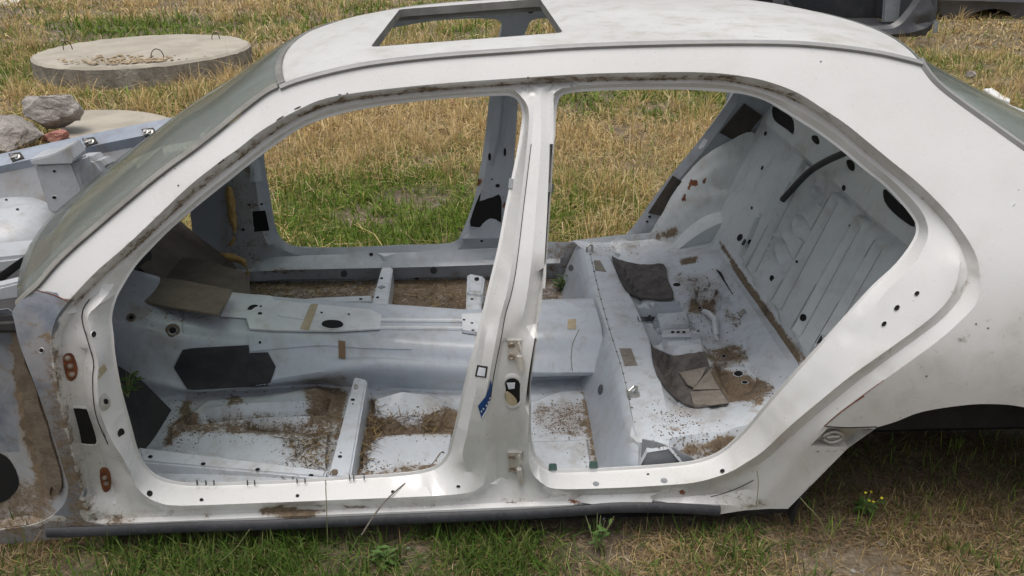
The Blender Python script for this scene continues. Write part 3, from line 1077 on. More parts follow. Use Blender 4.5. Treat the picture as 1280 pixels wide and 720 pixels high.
# ------------------------------------------------------------------ roof
mold = [Vector(NEAR.pos(q[0], q[1], 0)) for q in top_uv]
i0 = min(range(len(mold)), key=lambda i: abs(project([mold[i]])[0][0]-349))
edge = mold[i0:]
zx = lerp_table([p.x for p in edge], [p.z for p in edge])
yx = lerp_table([p.x for p in edge], [p.y for p in edge])
XF, XR = edge[0].x, edge[-1].x
def roofz(x, y):
    e = (y-.9)/.60
    k = 1-abs(e)**2.2
    return zx(x)+.004 + k*(.022 + .028*max(0, min(1, (XF+.25-x)/.3)) + .02*max(0, min(1, (x-XR+.35)/.4)))
ROOF = Height(roofz)
nearE = [(p.x, p.y+.008, 0.0) for p in edge]
farE = [(p.x, W-p.y-.008, 0.0) for p in edge]
def cap(xc, bulge, y0, y1, n=24):
    return [(xc+bulge*(1-abs((2*k/n-1))**2.4), y0+(y1-y0)*k/n, 0.0) for k in range(n+1)]
rear_cap = cap(XR, .075, nearE[-1][1], farE[-1][1])
front_cap = cap(XF, -.085, farE[0][1], nearE[0][1])
r_outer = nearE + rear_cap[1:-1] + farE[::-1] + front_cap[1:-1]
sun_px = [(461, 61), (693, 47)]
SX0, SX1, SY0, SY1 = -.305, .185, .475, 1.33
a_, b_ = ROOF.hit((461, 61)), ROOF.hit((692, 48))
sun_loop = []
for cx, cy, a0 in ((SX1-.03, SY1-.03, 0), (SX0+.03, SY1-.03, 90), (SX0+.02, SY0+.02, 180), (SX1-.02, SY0+.02, 270)):
    rr = .03 if cy > 1 else .02
    for k in range(6):
        a = R(a0+18*k)
        sun_loop.append((cx+rr*math.cos(a), cy+rr*math.sin(a), 0.0))
lip = [(.5*(SX0+SX1)+(q[0]-.5*(SX0+SX1))*1.05, .9+(q[1]-.9)*1.03, .0) for q in sun_loop]
roof, ROOF_B = panel('roof_panel', ROOF, r_outer, [[(q[0], q[1], -.003) for q in sun_loop]], [lip+[lip[0]]], res=.04, mat=M['paint_roof'], parent=CAR, thick=.002,
                     stains=[('dirt', [(700, 0), (1060, 5), (1110, 55), (900, 48), (720, 45)], .16, 30), ('dirt', [(350, 90), (500, 0), (460, 80)], .04, 30)])
# turned-down edge and frame of the sunroof opening
bm = bmesh.new()
rings = []
for dz, k in ((-.002, 1.0), (-.028, 1.0), (-.03, 1.10), (-.045, 1.10)):
    rings.append([bm.verts.new((.5*(SX0+SX1)+(q[0]-.5*(SX0+SX1))*k, .9+(q[1]-.9)*(1+(k-1)*.5), roofz(q[0], q[1])+dz)) for q in sun_loop])
for a, b in zip(rings, rings[1:]):
    for k in range(len(a)):
        bm.faces.new((a[k], a[(k+1) % len(a)], b[(k+1) % len(a)], b[k]))
bm_obj('sunroof_frame', bm, M['rubber_grey'], CAR)
# grey moulding strips between roof and sides
for far in (0, 1):
    path = [Vector((p.x, (W-p.y) if far else p.y, p.z+.001)) for p in edge]
    path = path + [path[-1]+(path[-1]-path[-3])*.4]
    bm_obj('roof_moulding', sweep_bm(path, [(-.008, -.003), (-.008, .003), (-.003, .005), (.003, .005), (.008, .003), (.008, -.003)],
                                     lambda i: Vector((0, .45 if far else -.45, 1))), M['strip_grey'], CAR)

# ------------------------------------------------------------------ windscreen and rear window
def loft_glass(name, edge3, bulge, n=20, mat=None, parent=None, thick=.005):
    """edge3: near-side edge (list of Vector) mirrored to the far side; bulge(t)->Vector at mid-width"""
    V, F = [], []
    m = len(edge3)
    for i, p in enumerate(edge3):
        q = Vector((p.x, W-p.y, p.z))
        b = bulge(i/(m-1))
        for k in range(n+1):
            v = k/n
            V.append(p.lerp(q, v)+b*(1-abs(2*v-1)**2.3))
    for i in range(m-1):
        for k in range(n):
            a = i*(n+1)+k
            F.append((a, a+1, a+n+2, a+n+1))
    return V, F
iw = [i for i in range(len(top_uv)) if i <= i0+1]
WL = [Vector(NEAR.pos(q[0], q[1], 0))+Vector((-.003, .007, .003)) for q in top_uv[:i0+1]]
# the lower corner runs on to the cowl
WL = [WL[0]+Vector((-.055, -.004, -.045)), WL[0]+Vector((-.028, -.002, -.022))]+WL
_bz = roofz(XF-.085, .9)-WL[-1].z-.004
def wb(t):
    return Vector((-.20+.115*t, 0, .01+(_bz-.01)*t))
V, F = loft_glass('windscreen', WL, wb)
ws = mesh_from('windscreen', V, F, M['glass_wind'], CAR, angle=60)
m = ws.modifiers.new('thickness', 'SOLIDIFY'); m.thickness = .005
# black ceramic border of the glass: bands lying on the inside face
nn = 20; mm = len(WL)
def band(name, sel, parent, mat, lift=.0012, V=V):
    vs2 = []; fs2 = []
    nrm_ = Vector((-.6, 0, .8))
    idx = {}
    for i in range(mm-1):
        for k in range(nn):
            if sel(i, k):
                f = []
                for (a, b) in ((i, k), (i, k+1), (i+1, k+1), (i+1, k)):
                    j = a*(nn+1)+b
                    if j not in idx:
                        idx[j] = len(vs2); vs2.append(V[j]+nrm_*lift)
                    f.append(idx[j])
                fs2.append(tuple(f))
    return mesh_from(name, vs2, fs2, M[mat], parent, angle=60)
band('glass_border', lambda i, k: i < 4, ws, 'frit')
# seal strip along the A-pillar edge
for far in (0, 1):
    path = [Vector((p.x, W-p.y if far else p.y, p.z))+Vector((-.004, .002 if far else -.002, .003)) for p in WL]
    bm_obj('windscreen_seal', sweep_bm(path, [(-.012, -.003), (-.012, .002), (-.004, .005), (.006, .004), (.013, .0), (.012, -.004)],
                                       lambda i: Vector((-.6, .35 if far else -.35, .8))), M['rubber_grey'], ws)
p0, b0 = WL[-1], wb(1.0)
path = []
for k in range(25):
    v = k/24
    q = Vector((p0.x, W-p0.y, p0.z))
    path.append(p0.lerp(q, v)+b0*(1-abs(2*v-1)**2.3)+Vector((.004, 0, .006)))
bm_obj('windscreen_seal', sweep_bm(path, [(-.011, -.003), (-.010, .0005), (0, .002), (.010, .0005), (.011, -.003)], lambda i: Vector((-.5, 0, 1))), M['rubber_grey'], ws)

RL3 = [Vector(NEAR.pos(q[0], q[1], 0))+Vector((.004, .014, .004)) for q in c_uv]
last = RL3[-1]
RL3 += [last+Vector((.09, -.03, -.045)), last+Vector((.18, -.05, -.085))]
V2, F2 = loft_glass('rear_window', RL3, lambda t: Vector((.075+.09*t, 0, .02+.035*t)))
rw = mesh_from('rear_window', V2, F2, M['glass_wind'], CAR, angle=60)
m = rw.modifiers.new('thickness', 'SOLIDIFY'); m.thickness = .005
for far in (0, 1):
    path = [Vector((p.x, W-p.y if far else p.y, p.z))+Vector((.004, -.004 if far else .004, .003)) for p in RL3]
    bm_obj('rear_window_seal', sweep_bm(path, [(-.016, -.004), (-.016, .002), (-.010, .006), (.008, .009), (.018, .006), (.02, -.004)],
                                        lambda i: Vector((.5, .3 if far else -.3, .8))), M['strip_grey'], rw)
    path = [p+Vector((-.002, .004 if far else -.008, -.002)) for p in path]
    bm_obj('rear_window_gasket', sweep_bm(path, [(-.004, -.004), (-.004, .005), (.004, .006), (.005, -.004)], lambda i: Vector((.5, .3 if far else -.3, .8))), M['rubber'], rw)
# boot deck and rear end, just outside the picture
bq = RL3[-1]
bm_obj('boot_lid', box_bm([(1.50, .16, .90), (1.97, .12, .88), (1.97, 1.68, .88), (1.50, 1.64, .90), (1.50, .16, .985), (1.95, .12, .945), (1.95, 1.68, .945), (1.50, 1.64, .985)], .02, 3), M['paint_white'], CAR)
bm_obj('rear_panel', box_bm([(1.93, .10, .10), (1.99, .10, .10), (1.99, 1.7, .10), (1.93, 1.7, .10), (1.93, .10, .90), (1.97, .10, .90), (1.97, 1.7, .90), (1.93, 1.7, .90)], .01, 2), M['paint_white'], CAR)

# ------------------------------------------------------------------ far side, seen from inside
_fp = smooth_table([.05, .25, .5, .75, .95, 1.12, 1.30, 1.40], [1.70, 1.70, 1.70, 1.685, 1.62, 1.545, 1.455, 1.40])
FAR = Side(lambda x, z: _fp(z), -1.0)
FH1 = [(330, 195), (336, 235), (344, 280), (352, 298), (370, 308), (420, 309), (500, 306.5), (555, 304.5), (570, 301), (577, 291), (590, 258), (597, 228), (605, 180), (612, 120),
       (618, 80), (624, 50), (628, 33), (622, 25), (600, 23), (552, 25), (500, 33), (455, 45), (415, 68), (380, 100), (350, 145), (335, 175)]
FH2 = [(648, 301), (685, 302), (720, 303), (748, 302), (772, 298), (790, 285), (815, 250), (840, 217), (880, 168), (912, 124), (925, 100), (920, 70), (890, 48), (840, 36),
       (780, 28), (720, 24), (680, 23), (664, 26), (658, 38), (655, 50), (648, 123), (643, 200), (640, 280), (642, 296)]
f_outer = [(q[0], q[1]-.022, 0) for q in top_uv] + [(1.1, 1.2, 0), (1.25, 1.05, 0), (1.32, .9, 0), (1.32, .5, 0), (1.1, .3, 0), (1.0, .085, 0), (.5, .075, 0), (-.5, .075, 0), (-1.28, .075, 0), (-1.3, .3, 0), (-1.28, .62, 0), (-1.2, .74, 0)]
def rf(P, off=0.0, s=4, closed=False):
    return resolve(FAR, dict(p=P, off=off, s=s, closed=closed))
L1 = [(282, 330), (330, 325), (345, 321), (420, 318), (520, 315), (572, 312), (640, 309), (700, 309)]
L2 = [(282, 337), (345, 334), (420, 332), (520, 330), (612, 327), (700, 325)]
L3 = [(282, 342), (345, 338), (420, 336), (520, 334), (612, 331), (700, 329)]
fl = [rf(L1, .012), rf(L2, .020), rf(L3, .060)]
fl += [rf([(322, 205), (327, 240), (334, 284), (344, 305), (364, 317)], .014, 4), rf([(316, 205), (321, 240), (327, 284), (334, 306)], .03, 4)]
# B-pillar pressing
fl += [rf([(620, 120), (612, 180), (604, 230), (597, 262), (587, 292)], .022), rf([(628, 120), (622, 170), (613, 205)], .022), rf([(631, 120), (626, 170), (617, 207)], .008),
       rf([(637, 120), (632, 170), (624, 215)], .020), rf([(583, 298), (610, 298), (636, 297)], .03)]
# C-pillar
fl += [rf([(778, 301), (800, 287), (822, 258), (848, 225), (888, 178), (920, 132)], .018), rf([(800, 303), (818, 282), (832, 262)], .03)]
far_st = [('dirt', [(280, 210), (312, 205), (335, 300), (325, 335), (280, 335)], .42, 14), ('dirt', [(680, 304), (720, 304), (715, 345), (680, 350)], .45, 10),
          ('rust', [(592, 219), (603, 216), (602, 228), (590, 232)], 1, 3), ('rust', [(583, 250), (588, 240), (584, 270), (581, 268)], .9, 3), ('dirt', [(330, 336), (385, 335), (385, 339), (330, 340)], .5, 2),
          ('dirt', [(285, 345), (700, 340), (700, 360), (285, 365)], .35, 10), ('rust', [(626, 246), (632, 246), (629, 258)], .8, 3)]
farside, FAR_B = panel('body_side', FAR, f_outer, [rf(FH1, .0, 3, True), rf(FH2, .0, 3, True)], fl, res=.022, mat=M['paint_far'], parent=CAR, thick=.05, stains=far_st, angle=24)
opening(FAR_B, [(313, 264), (332, 263), (337, 288), (318, 290)], 'wiring_opening', CAR, 1.06, 'paint_far')
opening(FAR_B, crom([(609, 231), (617, 236), (626, 246), (627, 262), (624, 287), (606, 284), (588, 283), (590, 268), (599, 244)], True, 2), 'belt_reel_opening', CAR, 1.06, 'paint_far')
for (x, y, a, b) in [(464, 318, 2.6, 2.6), (612, 196, 2, 5), (631, 190, 1.8, 5.5), (602, 301, 2, 1.6), (622, 232, 3, 2.4), (615, 224, 1.2, 1.2), (323, 199, 2, 2), (323, 216, 2, 2), (312, 256, 1.6, 1.6), (327, 255, 1.6, 1.6),
                     (304, 287, 2, 2), (812, 271, 1.8, 1.5), (809, 277, 1.8, 1.5), (521, 349, 3.5, 2.2)]:
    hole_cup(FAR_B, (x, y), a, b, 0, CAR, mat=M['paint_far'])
for x, y in ((430, 342), (542, 338)):
    patch('plug', FAR_B, ell(x, y, 4.3, 4.3, 0, 14), .0015, M['plug_dark'], CAR, inner=3)
for poly in ([(930, 129), (952, 144), (925, 179), (899, 165)], [(841, 219), (853, 227), (828, 270), (810, 266)]):
    patch('damping_pad', FAR_B, poly, .003, M['brown_pad'], CAR, lift=.004)
patch('pillar_slot', FAR_B, [(880, 173), (885, 175), (880, 184), (874, 187), (873, 184)], .0008, M['sticker_white'], CAR, inner=3)
patch('kick_bracket', FAR_B, [(313, 205), (324, 197), (328, 226), (312, 227)], .008, M['paint_in'], CAR, inner=4)
# roof rail holes seen through the sunroof
for (x, y, a, b) in [(512, 19, 7, 2.6), (556, 8, 3.4, 2.2), (588, 15, 3, 2.2), (645, 11, 6, 2.6), (663, 13, 4.6, 3.6), (630, 13, 2, 2)]:
    hole_cup(FAR_B, (x, y), a, b, 0, CAR, 'rail_hole', mat=M['paint_far'])
# inner roof rail on the near side and headers, so that the roof is hollow
for y0, y1 in ((.36, .44),):
    V_, F_ = [], []
    for k in range(20):
        x = XF+.02+(XR-XF-.04)*k/19
        V_ += [(x, y0, roofz(x, y0)-.012), (x, y1, roofz(x, y1)-.014), (x, .5*(y0+y1), roofz(x, .9)-.06)]
    for k in range(19):
        a = 3*k
        F_ += [(a, a+1, a+4, a+3), (a+1, a+2, a+5, a+4), (a+2, a, a+3, a+5)]
    mesh_from('roof_rail', V_, F_, M['paint_far'], CAR)
for x in (XF+.02, .32, XR-.02):
    V_, F_ = [], []
    for k in range(16):
        y = .36+1.08*k/15
        xx = x-(.06*(1-abs(2*k/15-1)**2.4) if x < 0 else 0)
        V_ += [(xx-.03, y, roofz(xx-.03, y)-.006), (xx+.05, y, roofz(xx+.05, y)-.006), (xx+.03, y, roofz(xx, y)-.035), (xx-.01, y, roofz(xx, y)-.035)]
    for k in range(15):
        a = 4*k
        F_ += [(a, a+1, a+5, a+4), (a+1, a+2, a+6, a+5), (a+2, a+3, a+7, a+6), (a+3, a, a+4, a+7)]
    mesh_from('roof_bow', V_, F_, M['paint_far'], CAR)

# ------------------------------------------------------------------ floor, tunnel, crossmembers
FZ = .08
FLOOR = Height(lambda x, y: FZ)
def rfl(P, off=0.0, s=4, closed=False, uv=False):
    return resolve(FLOOR, dict(p=P, off=off, s=s, closed=closed, uv=uv))
f_out = [(-1.10, .125, 0), (.46, .125, 0), (.46, 1.70, 0), (-1.30, 1.70, 0), (-1.30, .5, 0)]
def plateau(P, h, px=5):
    c = (sum(p[0] for p in P)/len(P), sum(p[1] for p in P)/len(P))
    inner = []
    for p in P:
        d = math.hypot(p[0]-c[0], p[1]-c[1])
        inner.append((c[0]+(p[0]-c[0])*(1-px*.7/d), c[1]+(p[1]-c[1])*(1-px*.7/d)))
    a = rfl(densify(P, 12), 0, 0, True); b = rfl(densify(inner, 12), h, 0, True)
    return [a+[a[0]], b+[b[0]]]
fl = []
fl += plateau([(212, 534), (258, 500), (330, 493), (398, 483), (420, 492), (412, 520), (330, 526), (250, 531)], .042, 6)
fl += [rfl([(240, 515), (300, 505), (360, 502), (400, 500)], .056)]
fl += plateau([(203, 556), (220, 536), (300, 537), (412, 543), (408, 590), (330, 580), (260, 570)], .032, 5)
fl += plateau([(463, 499), (500, 486), (540, 492), (566, 506), (556, 522), (510, 524), (468, 520)], .045, 7)
fl += plateau([(450, 548), (470, 543), (568, 539), (560, 580), (500, 588), (452, 588)], .026, 5)
fl += plateau([(664, 502), (700, 487), (738, 487), (738, 502), (700, 508)], .008, 4)
fl += plateau([(664, 552), (735, 549), (740, 585), (668, 590)], .022, 4)
dn = [('dirt', [(205, 534), (250, 530), (420, 522), (440, 530), (430, 546), (300, 541), (215, 540)], .62, 6),
      ('dirt', [(383, 487), (415, 480), (432, 492), (425, 520), (390, 527)], .75, 8),
      ('dirt', [(350, 545), (420, 535), (412, 592), (370, 570)], .42, 12),
      ('dirt', [(460, 522), (520, 526), (560, 510), (575, 520), (565, 540), (500, 541), (455, 546)], .85, 8),
      ('dirt', [(440, 595), (455, 520), (462, 500), (470, 500), (465, 545), (452, 592)], .7, 5),
      ('dirt', [(445, 595), (500, 584), (560, 578), (560, 590), (445, 600)], .55, 6),
      ('dirt', [(203, 552), (222, 534), (228, 506), (235, 500), (240, 515), (225, 540), (212, 560)], .8, 5),
      ('dirt', [(670, 505), (735, 505), (738, 545), (700, 540), (670, 530)], .5, 10),
      ('dirt', [(730, 480), (740, 500), (752, 585), (742, 585), (732, 520)], .75, 4),
      ('dirt', [(300, 350), (470, 350), (465, 390), (310, 385)], .62, 10), ('dirt', [(484, 350), (590, 345), (585, 395), (480, 390)], .72, 10), ('dirt', [(600, 350), (720, 345), (720, 400), (600, 400)], .6, 10),
      ('dirt', [(280, 500), (300, 495), (305, 502), (285, 506)], .7, 3)]
floor, FLOOR_B = panel('floor_pan', FLOOR, f_out, [], fl, res=.02, mat=M['paint_shelf'], parent=CAR, thick=.002, stains=dn, angle=30)

def by_x(P, axis, val):
    Q = sorted([(q.x, q.y, q.z) for q in (atp(p, axis, val) for p in crom(P, False, 4))])
    return lerp_table([q[0] for q in Q], [q[1] for q in Q]), lerp_table([q[0] for q in Q], [q[2] for q in Q])
T_TOP = [(120, 380), (145, 386), (170, 393), (215, 404), (260, 411), (312, 416), (345, 419), (420, 424), (480, 427), (540, 431), (600, 434), (640, 428), (664, 422), (724, 419), (760, 418)]
T_MID = [(120, 470), (160, 468), (200, 474), (240, 482), (300, 478), (360, 468), (420, 460), (480, 455), (540, 453), (600, 453), (664, 462), (724, 462), (760, 462)]
T_BAS = [(110, 520), (150, 514), (200, 506), (235, 501), (300, 495), (385, 489), (430, 492), (470, 494), (500, 494), (540, 496), (575, 497), (620, 492), (664, 482), (724, 479), (760, 478)]
_, tz = by_x(T_TOP, 'Y', .785)
_, mz = by_x(T_MID, 'Y', .715)
by_, _ = by_x(T_BAS, 'Z', FZ)
tv, tf = [], []
NT_ = 90
for i in range(NT_):
    x = -1.34+1.72*i/(NT_-1)
    zt, zm, yb = tz(x), mz(x), by_(x)
    zm = min(zm, zt-.05)
    cs = [(yb, FZ-.002), (yb+.03, FZ+.010), (.708, zm-.018), (.724, zm+.018), (.752, zt-.045), (.768, zt-.022), (.79, zt+.002), (.83, zt+.014), (.93, zt+.018)]
    cs = cs+[(1.86-y, z) for y, z in cs[:-1][::-1]]
    cs = crom(cs, False, 3)
    for y, z in cs:
        tv.append((x, y, z))
nc = len(cs)
for i in range(NT_-1):
    for j in range(nc-1):
        q = i*nc+j
        tf.append((q, q+1, q+nc+1, q+nc))
tunnel = mesh_from('transmission_tunnel', tv, tf, M['paint_in'], CAR, angle=45)
TUN_B = BVHTree.FromPolygons([Vector(v) for v in tv], tf)
aa = tunnel.data.attributes.new('dirt', 'FLOAT', 'POINT')
sx_, sy_ = project(np.array(tv))
dv = np.zeros(len(tv))
for poly, st_, fe in (([(165, 383), (290, 392), (290, 402), (165, 400)], .4, 8), ([(380, 478), (430, 468), (445, 492), (395, 500)], .45, 8), ([(175, 400), (236, 420), (240, 436), (190, 432)], .35, 10), ([(230, 492), (400, 482), (560, 490), (560, 500), (230, 505)], .4, 5)):
    dv = np.maximum(dv, np.where(in_poly(sx_, sy_, poly), 1, np.clip(1-poly_dist(sx_, sy_, poly)/fe, 0, 1))*st_)
aa.data.foreach_set('value', dv.astype(np.float32))


def beam(name, top4, zb, mat, parent=CAR, bevel=.006, flare=.01):
    """folded sheet member: four top corners (3d, in order), walls dropping to zb with slightly splayed feet"""
    c = sum((Vector(p) for p in top4), Vector())/4
    bot = []
    for p in top4:
        p = Vector(p); d = (p-c); d.z = 0
        q = p+d.normalized()*flare
        q.z = zb
        bot.append(q)
    return bm_obj(name, box_bm([tuple(b) for b in bot]+[tuple(Vector(p)) for p in top4], bevel, 3), mat, parent, angle=40)


def bvh_of(o):
    dg = bpy.context.evaluated_depsgraph_get()
    me = o.data
    mwm = o.matrix_parent_inverse if o.parent else Matrix()
    return BVHTree.FromPolygons([v.co.copy() for v in me.vertices], [tuple(p.vertices) for p in me.polygons])


def zq(P, z):
    return [atp(p, 'Z', z) for p in P]


# seat crossmembers (near pair of corners on the sill, far pair on the tunnel)
c1 = beam('crossmember', [atp((410, 596), 'Z', .175), atp((438, 597), 'Z', .175), atp((459, 474), 'Z', .195), atp((443, 470), 'Z', .195)], FZ, M['paint_shelf'])
B1 = bvh_of(c1)
for x, y, a, b in ((441, 500, 2.8, 1.8), (441, 505, 1.1, 1.0), (425, 571, 2.8, 2), (426, 566, 1.2, 1)):
    hole_cup(B1, (x, y), a, b, 0, c1, mat=M['paint_shelf'])
patch('dry_mud', B1, crom([(412, 594), (416, 588), (422, 588), (421, 594)], True, 2), .003, M['sealer'], c1, inner=3)
patch('nut', B1, ell(445, 484, 3, 3), .003, M['steel'], c1, inner=3)
c2 = beam('crossmember', [atp((461, 392), 'Z', .185), atp((483, 392), 'Z', .185), atp((491, 334), 'Z', .175), atp((477, 334), 'Z', .175)], FZ, M['paint_shelf'])
B2 = bvh_of(c2)
for x, y in ((477, 348), (472, 372)):
    hole_cup(B2, (x, y), 2, 1.4, 0, c2, mat=M['paint_shelf'])
patch('nut', B2, [(472, 359), (478, 357), (482, 359), (476, 361.5)], .002, M['plug'], c2, inner=3)
c3 = beam('crossmember', [atp((582, 396), 'Z', .185), atp((601, 396), 'Z', .185), atp((603, 345), 'Z', .19), atp((584, 343), 'Z', .19)], FZ, M['paint_shelf'])
B3 = bvh_of(c3)
hole_cup(B3, (596, 349), 3.2, 2.6, 0, c3, mat=M['paint_shelf'])
for x, y in ((590, 374), (590, 391)):
    hole_cup(B3, (x, y), 2, 1.2, 0, c3, mat=M['paint_shelf'])
c3b = beam('seat_bracket', [atp((584, 364), 'Z', .205), atp((603, 366), 'Z', .205), atp((606, 345), 'Z', .21), atp((585, 341), 'Z', .21)], .15, M['paint_shelf'], bevel=.008)
hole_cup(bvh_of(c3b), (596, 349), 3.2, 2.6, 0, c3b, mat=M['paint_shelf'])
# tapering box rail along the near sill and its twin on the far side
c4 = beam('sill_rail', [atp((178, 577), 'Z', .14), atp((405, 597), 'Z', .12), atp((408, 587), 'Z', .13), atp((172, 558), 'Z', .16)], FZ, M['paint_shelf'], bevel=.005)
B4 = bvh_of(c4)
for x, y in ((188, 571), (254, 580), (322, 587), (389, 594)):
    hole_cup(B4, (x, y), 3.2, 2.0, -8, c4, mat=M['paint_shelf'])
c5 = beam('sill_rail', [atp((318, 379), 'Z', .14), atp((464, 377), 'Z', .15), atp((464, 369), 'Z', .15), atp((400, 372), 'Z', .15)], FZ, M['paint_shelf'], bevel=.004)
B5 = bvh_of(c5)
hole_cup(B5, (451, 374), 2.2, 1.2, 0, c5, mat=M['paint_shelf'])
# rear floor tunnel hump beyond the B-pillar, far side
beam('floor_rib', [atp((676, 392), 'Z', .15), atp((706, 392), 'Z', .15), atp((704, 375), 'Z', .15), atp((676, 375), 'Z', .15)], FZ, M['paint_shelf'])
# inner sill walls
mesh_from('inner_sill', [(-1.12, .135, .17), (.74, .135, .17), (.74, .19, .08), (-1.12, .19, .08)], [(0, 1, 2, 3)], M['paint_in'], CAR)
# plates on top of the tunnel
def plate(name, poly, thick, mat, lift=.001, parent=CAR, bv=None, inner=5):
    return patch(name, bv or TUN_B, poly, thick, M[mat], parent, lift, inner)
pl1 = plate('console_plate', [(276, 397), (290, 368), (338, 372), (345, 380), (312, 400)], .004, 'paint_light', .004)
pl2 = plate('console_bracket', [(308, 400), (346, 379), (400, 384), (462, 390), (477, 397), (475, 414), (420, 417), (345, 416), (312, 414)], .006, 'paint_light', .006)
sk2 = plate('bracket_skirt', [(310, 416), (345, 418), (420, 419), (476, 416), (514, 418), (514, 437), (460, 436), (405, 432), (350, 436), (313, 440)], .003, 'paint_in', .002)
p2 = bvh_of(pl2); p1 = bvh_of(pl1)
opening(p2, crom([(404, 402), (412, 400), (424, 401), (429, 405), (427, 409), (416, 411), (406, 409), (402, 406)], True, 2), 'shifter_opening', pl2, 1.1, 'paint_light')
for x, y, a, b in ((402, 391, 1.6, 1.3), (436, 393, 1.6, 1.2), (325, 392, 3, 1.8), (325, 428, 1.8, 1.8)):
    hole_cup(p2 if y < 415 else bvh_of(sk2), (x, y), a, b, 0, pl2 if y < 415 else sk2, mat=M['paint_light'])
opening(p1, crom([(309, 387), (313, 382), (320, 381), (323, 383), (318, 385), (314, 388)], True, 2), 'plate_cutout', pl1, 1.08, 'paint_light')
for x, y in ((326, 383), (331, 387)):
    hole_cup(p1, (x, y), 1.8, 1.2, 0, pl1, mat=M['paint_light'])
pl3 = plate('tunnel_channel', [(347, 399), (353, 380), (388, 385), (380, 404)], .003, 'paint_light', .0125)
plate('masking_tape', [(375, 415), (389, 384), (398, 384), (386, 417)], .0008, 'tape', .0135)
plate('masking_tape', [(423, 426), (432, 427), (432, 449), (424, 448)], .0008, 'tape_brown', .0055)
for ya in (0, 1):
    pts = [Vector(bhit(TUN_B, (x, (401.5 if ya == 0 else 411)+(x-455)*.008))[0])+Vector((0, 0, .004)) for x in range(455, 606, 10)]
    bm_obj('tunnel_bead', tube_bm(pts, .008, 8), M['paint_light'], CAR)
hb2 = plate('handbrake_bracket', [(577, 397), (602, 396), (603, 416), (597, 420), (578, 417)], .012, 'paint_light', .004)
bh2 = bvh_of(hb2)
for x, y in ((590, 404), (591, 413), (580, 400)):
    hole_cup(bh2, (x, y), 1.8, 1.2, 0, hb2, mat=M['paint_light'])
plate('damping_pad', [(218, 459), (229, 437), (240, 435), (311, 431), (312, 441), (335, 440), (345, 458), (337, 482), (242, 487), (235, 486)], .003, 'tar_pad', .003)
for x, y, a in ((164, 397, 5), (216, 413, 8)):
    h = bhit(TUN_B, (x, y))
    k = (h[0]-CAM).length/FPX*a
    g = bm_obj('grommet', lathe_bm(h[0]-h[1]*.002, h[1], [(k, 0), (k, .004), (k*.8, .006), (k*.62, .005), (k*.55, .001), (k*.1, .001)], 16), M['sealer'], CAR)
    bm_obj('grommet_core', lathe_bm(h[0]+h[1]*.0005, h[1], [(k*.5, 0), (k*.5, .002), (k*.1, .002)], 12), M['void'], g)
plate('paper_label', [(710, 400), (720, 399), (720, 412), (709, 412)], .0006, 'tape', .002)

# ------------------------------------------------------------------ rear seat pan
SEAT = Plane((.37, 0, .272), (.58, 0, .066), (0, 1, 0))
def rse(P, off=0.0, s=4, closed=False):
    return resolve(SEAT, dict(p=P, off=off, s=s, closed=closed))
su = 1/math.hypot(.58, .066)*.58
s_out = rse([(728, 311), (733, 335), (740, 362), (757, 412), (775, 468), (790, 530)], 0, 3) + [(.003, .19, 0), (.003, .135, -.10), (.15, .135, -.10), (.3, .135, -.10), (.45, .15, -.10), (.62, .19, -.08)] + \
        rse([(1003, 452), (975, 411), (950, 375), (925, 339), (903, 307)], 0, 0) + [(.55, 1.62, .0), (.2, 1.66, .0), (.0, 1.66, 0)]
sA = [(745, 316), (755, 360), (770, 410), (787, 465), (803, 530), (812, 575)]
sB = [(760, 318), (768, 335), (783, 362), (796, 388), (812, 428), (824, 470), (833, 515), (836, 560)]
sC = [(772, 322), (781, 345), (796, 370), (810, 396), (826, 436), (840, 478), (850, 515)]
sD = [(900, 345), (912, 372), (930, 408), (948, 445), (960, 468)]
sE = [(897, 318), (918, 350), (945, 392), (970, 430), (984, 452)]
sF = [(862, 520), (895, 540), (925, 530), (950, 495)]
def strip(P, h, base_r, px=1.6, foot=0.0):
    c = (sum(p[0] for p in P)/len(P), sum(p[1] for p in P)/len(P))
    Q = []
    n_ = len(P)
    for i in range(n_):          # inset every corner by px
        a_, b_, d_ = P[i-1], P[i], P[(i+1) % n_]
        e1 = Vector((b_[0]-a_[0], b_[1]-a_[1])).normalized(); e2 = Vector((d_[0]-b_[0], d_[1]-b_[1])).normalized()
        n1 = Vector((-e1.y, e1.x)); n2 = Vector((-e2.y, e2.x))
        if n1.dot(Vector((c[0]-b_[0], c[1]-b_[1]))) < 0: n1 = -n1
        if n2.dot(Vector((c[0]-b_[0], c[1]-b_[1]))) < 0: n2 = -n2
        Q.append((b_[0]+(n1.x+n2.x)*px, b_[1]+(n1.y+n2.y)*px))
    a = base_r(densify(P, 8), foot, 0, True); b = base_r(densify(Q, 8), h, 0, True)
    return [a+[a[0]], b+[b[0]]]
def ridge(P, w, off, base_r, side=0.0, s=3):
    """raised rib: centre line at off, feet (w px either side) at side"""
    out = []
    L, Rr = [], []
    for i, p in enumerate(P):
        a = P[max(i-1, 0)]; b = P[min(i+1, len(P)-1)]
        dx, dy = b[0]-a[0], b[1]-a[1]
        d = math.hypot(dx, dy)
        L.append((p[0]-dy/d*w, p[1]+dx/d*w)); Rr.append((p[0]+dy/d*w, p[1]-dx/d*w))
    h = [off]*len(P); h[0] = h[0]*.3+side*.7; h[-1] = h[-1]*.3+side*.7
    return [base_r(P, h, s), base_r(L, side, s), base_r(Rr, side, s)]
sl = [[(.02, .165, -.006), (.15, .17, -.006), (.3, .18, -.006), (.45, .20, -.006), (.58, .24, -.004)], rse(sA, .0), rse(sB, .002), rse(sC, -.075), rse(sD, -.045), rse(sE, -.004), rse(sF, -.004)]
